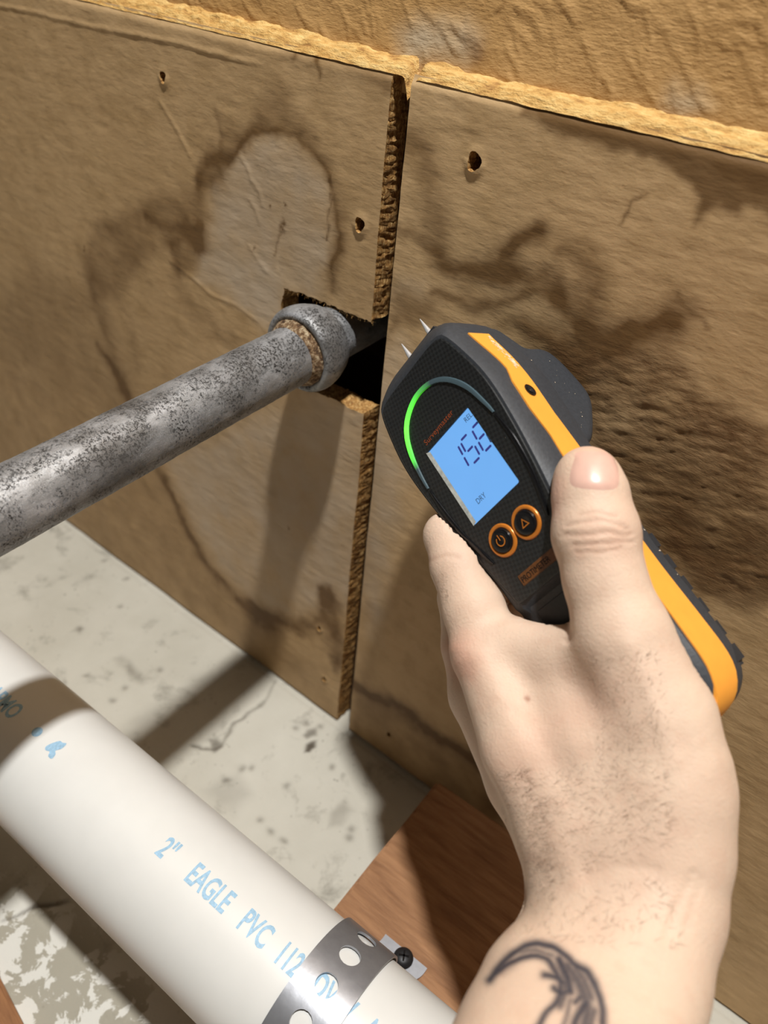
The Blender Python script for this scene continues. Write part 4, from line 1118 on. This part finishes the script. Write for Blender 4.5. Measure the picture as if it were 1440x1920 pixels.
for name, k, segs in HAND:
    Dg = None
    pts = np.array([s_[0] for s_ in segs] + [s_[1] for s_ in segs]); rm = max(max(s_[2], s_[3]) for s_ in segs) + 14
    i0 = np.maximum(0, np.floor((pts.min(0) - rm - lo) / hs).astype(int)); i1 = np.minimum(n3, np.ceil((pts.max(0) + rm - lo) / hs).astype(int) + 1)
    sl = tuple(slice(a, b) for a, b in zip(i0, i1))
    G = np.stack(np.meshgrid(gx[sl[0]], gy[sl[1]], gz[sl[2]], indexing='ij'), -1).astype(np.float32)
    for (a, b, ra, rb) in segs:
        d = cone_sd(G, a.astype(np.float32), b.astype(np.float32), ra, rb)
        Dg = d if Dg is None else smin(Dg, d, 2.5)
    kk = {'thumb': 5, 'index': 5, 'middle': 3.5, 'ring': 3.5, 'little': 3.5}.get(name, k)
    D[sl] = smin(D[sl], Dg.astype(np.float32), kk)
# press the meter's shape into the hand so skin meets plastic
Rm = R.T @ RW; Tm = R.T @ (TW - CAM) * 1000
G = np.stack(np.meshgrid(gx, gy, gz, indexing='ij'), -1).astype(np.float32)
L_ = (G - Tm.astype(np.float32)) @ Rm.astype(np.float32) / KS
yv, zv, xv = L_[..., 1], L_[..., 2], np.abs(L_[..., 0])
def prof_x(Fh):
    i = int(np.argmax(Fh[:, 0])); o = np.argsort(Fh[:, 1]); return Fh[o, 1], Fh[o, 0]
yf, xf = prof_x(F0); y1_, x1_ = prof_x(F1 + [0, 0]); y2_, x2_ = prof_x(F2)
a0 = np.interp(yv, yf, xf, left=-30, right=-30); a1 = np.interp(yv, y1_, x1_, left=-30, right=-30); a2 = np.interp(yv, y2_, x2_, left=-30, right=-30)
t1 = np.clip(zv / 8, 0, 1); t1 = t1 ** 0.6; t2 = np.clip((zv - 25.0) / 9.5, 0, 1)
aw = a0 * (1 - t1) + a1 * t1; aw = aw * (1 - t2) + a2 * t2
dev = np.maximum(np.maximum(xv - aw, -zv - 0.9), zv - 37.0) - 0.45
D = np.maximum(D, -dev); D = D.astype(np.float32)
# keep clear of the wall
wy = (G.reshape(-1, 3) @ R[1].astype(np.float32)).reshape(D.shape) * 0.001 + CAM[1]
D = np.maximum(D, (wy + 0.004) * 1000)
for ax in range(3):
    sl = [slice(None)] * 3
    for e_ in (0, 1, -1, -2): sl[ax] = e_; D[tuple(sl)] = np.maximum(D[tuple(sl)], 0.6)
del G, L_, xv, yv, zv, wy, dev

def surface_nets(D, lo, hs):
    S = D < 0; nx, ny, nz = D.shape
    c = np.zeros((nx - 1, ny - 1, nz - 1), np.int8)
    for i in (0, 1):
        for j in (0, 1):
            for k in (0, 1): c += S[i:nx - 1 + i, j:ny - 1 + j, k:nz - 1 + k]
    act = (c > 0) & (c < 8); I = np.argwhere(act); vid = -np.ones(act.shape, np.int64); vid[act] = np.arange(len(I))
    acc = np.zeros((len(I), 3)); cnt = np.zeros(len(I))
    cor = [(i, j, k) for i in (0, 1) for j in (0, 1) for k in (0, 1)]
    for a in cor:
        for ax in range(3):
            if a[ax]: continue
            b = list(a); b[ax] = 1
            da = D[I[:, 0] + a[0], I[:, 1] + a[1], I[:, 2] + a[2]]; db = D[I[:, 0] + b[0], I[:, 1] + b[1], I[:, 2] + b[2]]
            m = (da < 0) != (db < 0); t = np.where(m, da / np.where(m, da - db, 1), 0)
            p = np.array(a, float)[None].repeat(len(I), 0); p[:, ax] += t
            acc[m] += p[m]; cnt[m] += 1
    V = lo + hs * (I + acc / cnt[:, None])
    Q = []
    for ax in range(3):
        o1, o2 = [(1, 2), (2, 0), (0, 1)][ax]
        s0 = [slice(0, n_) for n_ in D.shape]; s1 = list(s0)
        s0[ax] = slice(0, D.shape[ax] - 1); s1[ax] = slice(1, D.shape[ax])
        e = S[tuple(s0)] != S[tuple(s1)]; fwd = S[tuple(s0)]
        E = np.argwhere(e); ok = (E[:, o1] > 0) & (E[:, o2] > 0) & (E[:, o1] < D.shape[o1] - 1) & (E[:, o2] < D.shape[o2] - 1); E = E[ok]
        fl_ = fwd[E[:, 0], E[:, 1], E[:, 2]]
        def g(d1, d2):
            q_ = E.copy(); q_[:, o1] -= d1; q_[:, o2] -= d2; return vid[q_[:, 0], q_[:, 1], q_[:, 2]]
        quad = np.stack([g(1, 1), g(0, 1), g(0, 0), g(1, 0)], 1)
        quad[~fl_] = quad[~fl_][:, ::-1]; Q.append(quad)
    return V, np.concatenate(Q)
HV, HQ = surface_nets(D, lo, hs)
# keep the largest piece
par = np.arange(len(HV))
for _ in range(200):
    m = par[HQ].min(1); new = par.copy(); np.minimum.at(new, HQ.ravel(), np.repeat(m, 4)); new = new[new]
    if (new == par).all(): break
    par = new
lab, cnts = np.unique(par, return_counts=True); big = lab[np.argmax(cnts)]; kv = par == big
rm_ = np.cumsum(kv) - 1; HQ = rm_[HQ[kv[HQ].all(1)]]; HV = HV[kv]
def neigh(V, Q):
    e = np.concatenate([Q[:, [0, 1]], Q[:, [1, 2]], Q[:, [2, 3]], Q[:, [3, 0]]]); e = np.concatenate([e, e[:, ::-1]])
    return e, np.bincount(e[:, 0], minlength=len(V)).astype(float)
def relax(V, Q, it, lam=0.5, mu=-0.52):
    e, dg = neigh(V, Q)
    for i in range(it):
        for f in (lam, mu):
            s_ = np.stack([np.bincount(e[:, 0], weights=V[e[:, 1], c], minlength=len(V)) for c in range(3)], 1) / np.maximum(dg, 1)[:, None]
            V = V + f * (s_ - V)
    return V
def subdivide(V, Q):
    e = np.concatenate([Q[:, [0, 1]], Q[:, [1, 2]], Q[:, [2, 3]], Q[:, [3, 0]]]); s_ = np.sort(e, 1)
    u, inv = np.unique(s_, axis=0, return_inverse=True); inv = inv.reshape(4, -1).T
    em = V[u].mean(1); fc = V[Q].mean(1); nV = len(V); eI = nV + inv; fI = nV + len(u) + np.arange(len(Q))
    V2 = np.concatenate([V, em, fc]); out = []
    for c in range(4): out.append(np.stack([Q[:, c], eI[:, c], fI, eI[:, c - 1]], 1))
    return V2, np.concatenate(out)
def vnormals(V, Q):
    fn = np.cross(V[Q[:, 2]] - V[Q[:, 0]], V[Q[:, 3]] - V[Q[:, 1]]); N = np.zeros_like(V)
    for c in range(4):
        for a in range(3): N[:, a] += np.bincount(Q[:, c], weights=fn[:, a], minlength=len(V))
    return N / (np.linalg.norm(N, axis=1)[:, None] + 1e-12)
HV = relax(HV, HQ, 6)
HV, HQ = subdivide(HV, HQ); HV = relax(HV, HQ, 5)
N = vnormals(HV, HQ)
if (N * (HV - HV.mean(0))).sum() < 0: HQ = HQ[:, ::-1]; N = -N
px = 720 + F_PX * HV[:, 0] / HV[:, 2]; py = 960 + F_PX * HV[:, 1] / HV[:, 2]
front = (N * HV).sum(1) / np.linalg.norm(HV, axis=1) < 0.12
def skin_line(pl, w, amt, wob=3):
    d = np.full(len(px), 1e9); i = np.nonzero(front)[0]
    d[i] = seg_dist(px[i] + wob * (vnoise(px[i], py[i], 0.05, 3) - 0.5) * 2, py[i] + wob * (vnoise(px[i], py[i], 0.05, 4) - 0.5) * 2, catmull(pl, 5) if len(pl) > 2 else pl)
    return amt * np.exp(-(d / w) ** 2)
disp = np.zeros(len(HV)); paint = np.zeros((len(HV), 3))
creases = [([(1062, 985), (1095, 978), (1135, 978), (1175, 990)], 5, 0.28), ([(1058, 1003), (1090, 1003), (1130, 998), (1180, 1004)], 6, 0.38), ([(1075, 1020), (1110, 1022), (1150, 1016), (1188, 1018)], 5, 0.35),
           ([(1082, 1034), (1120, 1036), (1165, 1028)], 5, 0.25), ([(1085, 965), (1120, 962), (1155, 968)], 5, 0.18), ([(1062, 1165), (1066, 1185), (1060, 1200)], 7, 0.7),
           ([(1100, 1640), (1160, 1625), (1230, 1632)], 12, 0.3), ([(800, 1052), (830, 1040), (862, 1046)], 6, 0.15), ([(1250, 1750), (1275, 1690), (1300, 1640)], 10, 0.35), ([(1290, 1740), (1300, 1690), (1315, 1650)], 9, 0.25)]
for pl, w, amt in creases:
    disp -= skin_line(pl, w, amt); 
    if w < 8: paint[:, 2] = np.maximum(paint[:, 2], skin_line(pl, w * 0.7, 0.28))
# tendon, knuckle and vein relief
disp += skin_line([(900, 1240), (985, 1400), (1060, 1540)], 26, 0.5) + skin_line([(1180, 1210), (1220, 1300), (1262, 1420)], 22, 0.6) + skin_line([(1085, 1665), (1040, 1560)], 22, 0.4)
disp += skin_line([(872, 1225), (892, 1235)], 30, 0.9) + skin_line([(1330, 1390), (1345, 1420)], 40, 0.8)
disp -= skin_line([(975, 1290), (1050, 1440)], 28, 0.5) + skin_line([(1010, 1640), (990, 1700)], 34, 0.9)
paint[:, 1] = np.maximum(paint[:, 1], skin_line([(862, 1215), (872, 1250)], 34, 0.7, 8)); paint[:, 1] = np.maximum(paint[:, 1], skin_line([(1150, 1010), (1110, 1010)], 40, 0.35, 8))
paint[:, 1] = np.maximum(paint[:, 1], skin_line([(1100, 860), (1130, 850)], 30, 0.6, 8)); paint[:, 1] = np.maximum(paint[:, 1], skin_line([(1100, 1330), (960, 1420)], 60, 0.25, 10))
paint[:, 1] = np.maximum(paint[:, 1], skin_line([(1040, 960), (1045, 900)], 16, 0.5, 4))
paint[:, 2] = np.maximum(paint[:, 2], skin_line([(987, 1308), (989, 1310)], 5, 1.0, 0))
def ink(pl, w, s_=1.0): paint[:, 0] = np.maximum(paint[:, 0], skin_line(pl, w * 1.35, s_, 2))
ink([(918, 1838), (940, 1808), (965, 1785), (1000, 1771), (1035, 1774), (1060, 1792), (1075, 1808), (1100, 1822), (1118, 1852), (1128, 1890), (1130, 1940)], 7)
ink([(925, 1828), (960, 1803), (1000, 1793), (1025, 1800), (1042, 1822), (1052, 1852), (1040, 1880), (1022, 1905), (1008, 1930)], 6)
ink([(975, 1785), (1005, 1783), (1035, 1792)], 7, 0.8); ink([(1048, 1800), (1062, 1830), (1070, 1860)], 9); ink([(1022, 1828), (1040, 1832), (1055, 1842)], 7)
ink([(1040, 1852), (1055, 1862), (1064, 1858)], 6); ink([(1080, 1815), (1098, 1842), (1108, 1872)], 9, 0.9); ink([(1070, 1830), (1086, 1850), (1098, 1868)], 6, 0.9)
ink([(1062, 1812), (1088, 1846), (1100, 1890), (1096, 1945)], 13, 0.92); ink([(938, 1818), (972, 1794), (1008, 1783), (1042, 1800)], 9, 0.6); ink([(1052, 1815), (1060, 1850), (1048, 1885)], 9, 0.9); ink([(1100, 1880), (1085, 1900), (1075, 1930)], 9); ink([(1112, 1895), (1108, 1925)], 8, 0.9); ink([(1068, 1875), (1062, 1905), (1050, 1935)], 5, 0.8); ink([(1090, 1868), (1078, 1880)], 6)
HV = HV + N * disp[:, None]
HW = (HV * 0.001) @ R.T + CAM
HO = HW.mean(0)
me = mesh('person', HW - HO, HQ, MAT['skin'], True, None, paint)
person = obj('person', me, label='bare left hand and tattooed forearm gripping the moisture meter, thumb on its side', cat='person'); person.location = tuple(HO)

# thumbnail: a curved plate laid on the thumb's own surface
from mathutils.bvhtree import BVHTree
bvh = BVHTree.FromPolygons([Vector(v) for v in HW], HQ.tolist())
def hit(x, y):
    r = ray(x, y); r = r / np.linalg.norm(r); h_ = bvh.ray_cast(Vector(CAM), Vector(r)); return h_[0], h_[1]
nu, nv_ = 26, 22; V = []; ok = True
c0 = np.array([1116, 884]); ax_ = np.array([0.06, -1.0]); ax_ /= np.linalg.norm(ax_); rt = np.array([-ax_[1], ax_[0]])
for i in range(nu):
    a = -1 + 2 * i / (nu - 1)
    for j in range(nv_):
        b = -1 + 2 * j / (nv_ - 1)
        # superellipse disc mapping
        sx = a * math.sqrt(max(0, 1 - b * b / 2)) ; sy = b * math.sqrt(max(0, 1 - a * a / 2))
        sx = a * 0.55 + sx * 0.45; sy = b * 0.6 + sy * 0.4
        p = c0 + rt * sx * (49 - 7 * sy) + ax_ * sy * 37
        loc, nr_ = hit(*p)
        for _ in range(20):
            if loc is not None and nr_.dot((Vector(CAM) - loc).normalized()) > 0.25: break
            p = c0 + (p - c0) * 0.96; loc, nr_ = hit(*p)
        edge = max(abs(a), abs(b)); lift = 0.00055 * (1 - edge ** 6) - 0.00012 * edge ** 6
        if b > 0.75: lift += 0.0003
        V.append(np.array(loc) + np.array(nr_) * lift)
V = np.array(V).reshape(nu, nv_, 3)
for _ in range(6):
    s_ = V.copy(); s_[1:-1, 1:-1] = (V[2:, 1:-1] + V[:-2, 1:-1] + V[1:-1, 2:] + V[1:-1, :-2]) / 4; V = s_
idx = np.arange(nu * nv_).reshape(nu, nv_)
q = np.stack([idx[:-1, :-1], idx[1:, :-1], idx[1:, 1:], idx[:-1, 1:]], -1).reshape(-1, 4)
obj('thumbnail', mesh('thumbnail', V.reshape(-1, 3) - HO, q, MAT['nail']), parent=person, label='glossy pale thumbnail')

# fine dark hairs on the wrist and the back of the hand
rs = random.Random(9); HVt = []; HF = []
def hairs(poly, count, ang, spread, length):
    xs_ = [p[0] for p in poly]; ys_ = [p[1] for p in poly]; made = 0; tries = 0
    while made < count and tries < count * 20:
        tries += 1; x = rs.uniform(min(xs_), max(xs_)); y = rs.uniform(min(ys_), max(ys_))
        if poly_sd(np.array([x]), np.array([y]), poly)[0] > 0: continue
        loc, nr_ = hit(x, y)
        if loc is None: continue
        th = math.radians(ang + rs.gauss(0, spread)); loc2, _ = hit(x + 6 * math.cos(th), y + 6 * math.sin(th))
        if loc2 is None or (loc2 - loc).length > 0.004: continue
        d = (loc2 - loc).normalized(); L = length * rs.uniform(0.5, 1.2) * 0.001; side = d.cross(nr_).normalized(); bend = side * L * rs.uniform(-0.25, 0.25)
        w = 0.000032; b0 = len(HVt); steps = 4
        for k in range(steps + 1):
            f = k / steps; c = loc + d * L * f + bend * f * f + nr_ * (0.0002 + L * 0.16 * math.sin(f * math.pi * 0.9)); ww = w * (1 - 0.8 * f)
            HVt.append(np.array(c - side * ww) - HO); HVt.append(np.array(c + side * ww) - HO)
        for k in range(steps): HF.append([b0 + 2 * k, b0 + 2 * k + 1, b0 + 2 * k + 3, b0 + 2 * k + 2])
        made += 1
hairs([(925, 1450), (985, 1440), (1030, 1540), (1040, 1690), (990, 1705), (960, 1600)], 560, -14, 22, 3.4)
hairs([(1000, 1440), (1260, 1420), (1260, 1580), (1050, 1660)], 420, -12, 25, 2.4)
hairs([(1100, 1230), (1230, 1220), (1270, 1400), (1120, 1450)], 260, -60, 25, 1.8)
hairs([(960, 1700), (1240, 1640), (1290, 1780), (1000, 1770)], 160, -10, 40, 2.6)
hairs([(806, 1090), (840, 1070), (850, 1130), (825, 1140)], 34, -140, 25, 2.4)
me = mesh('arm_hair', HVt, HF, MAT['hair'], True); obj('arm_hair', me, parent=person, kind='stuff', label='fine dark hairs')
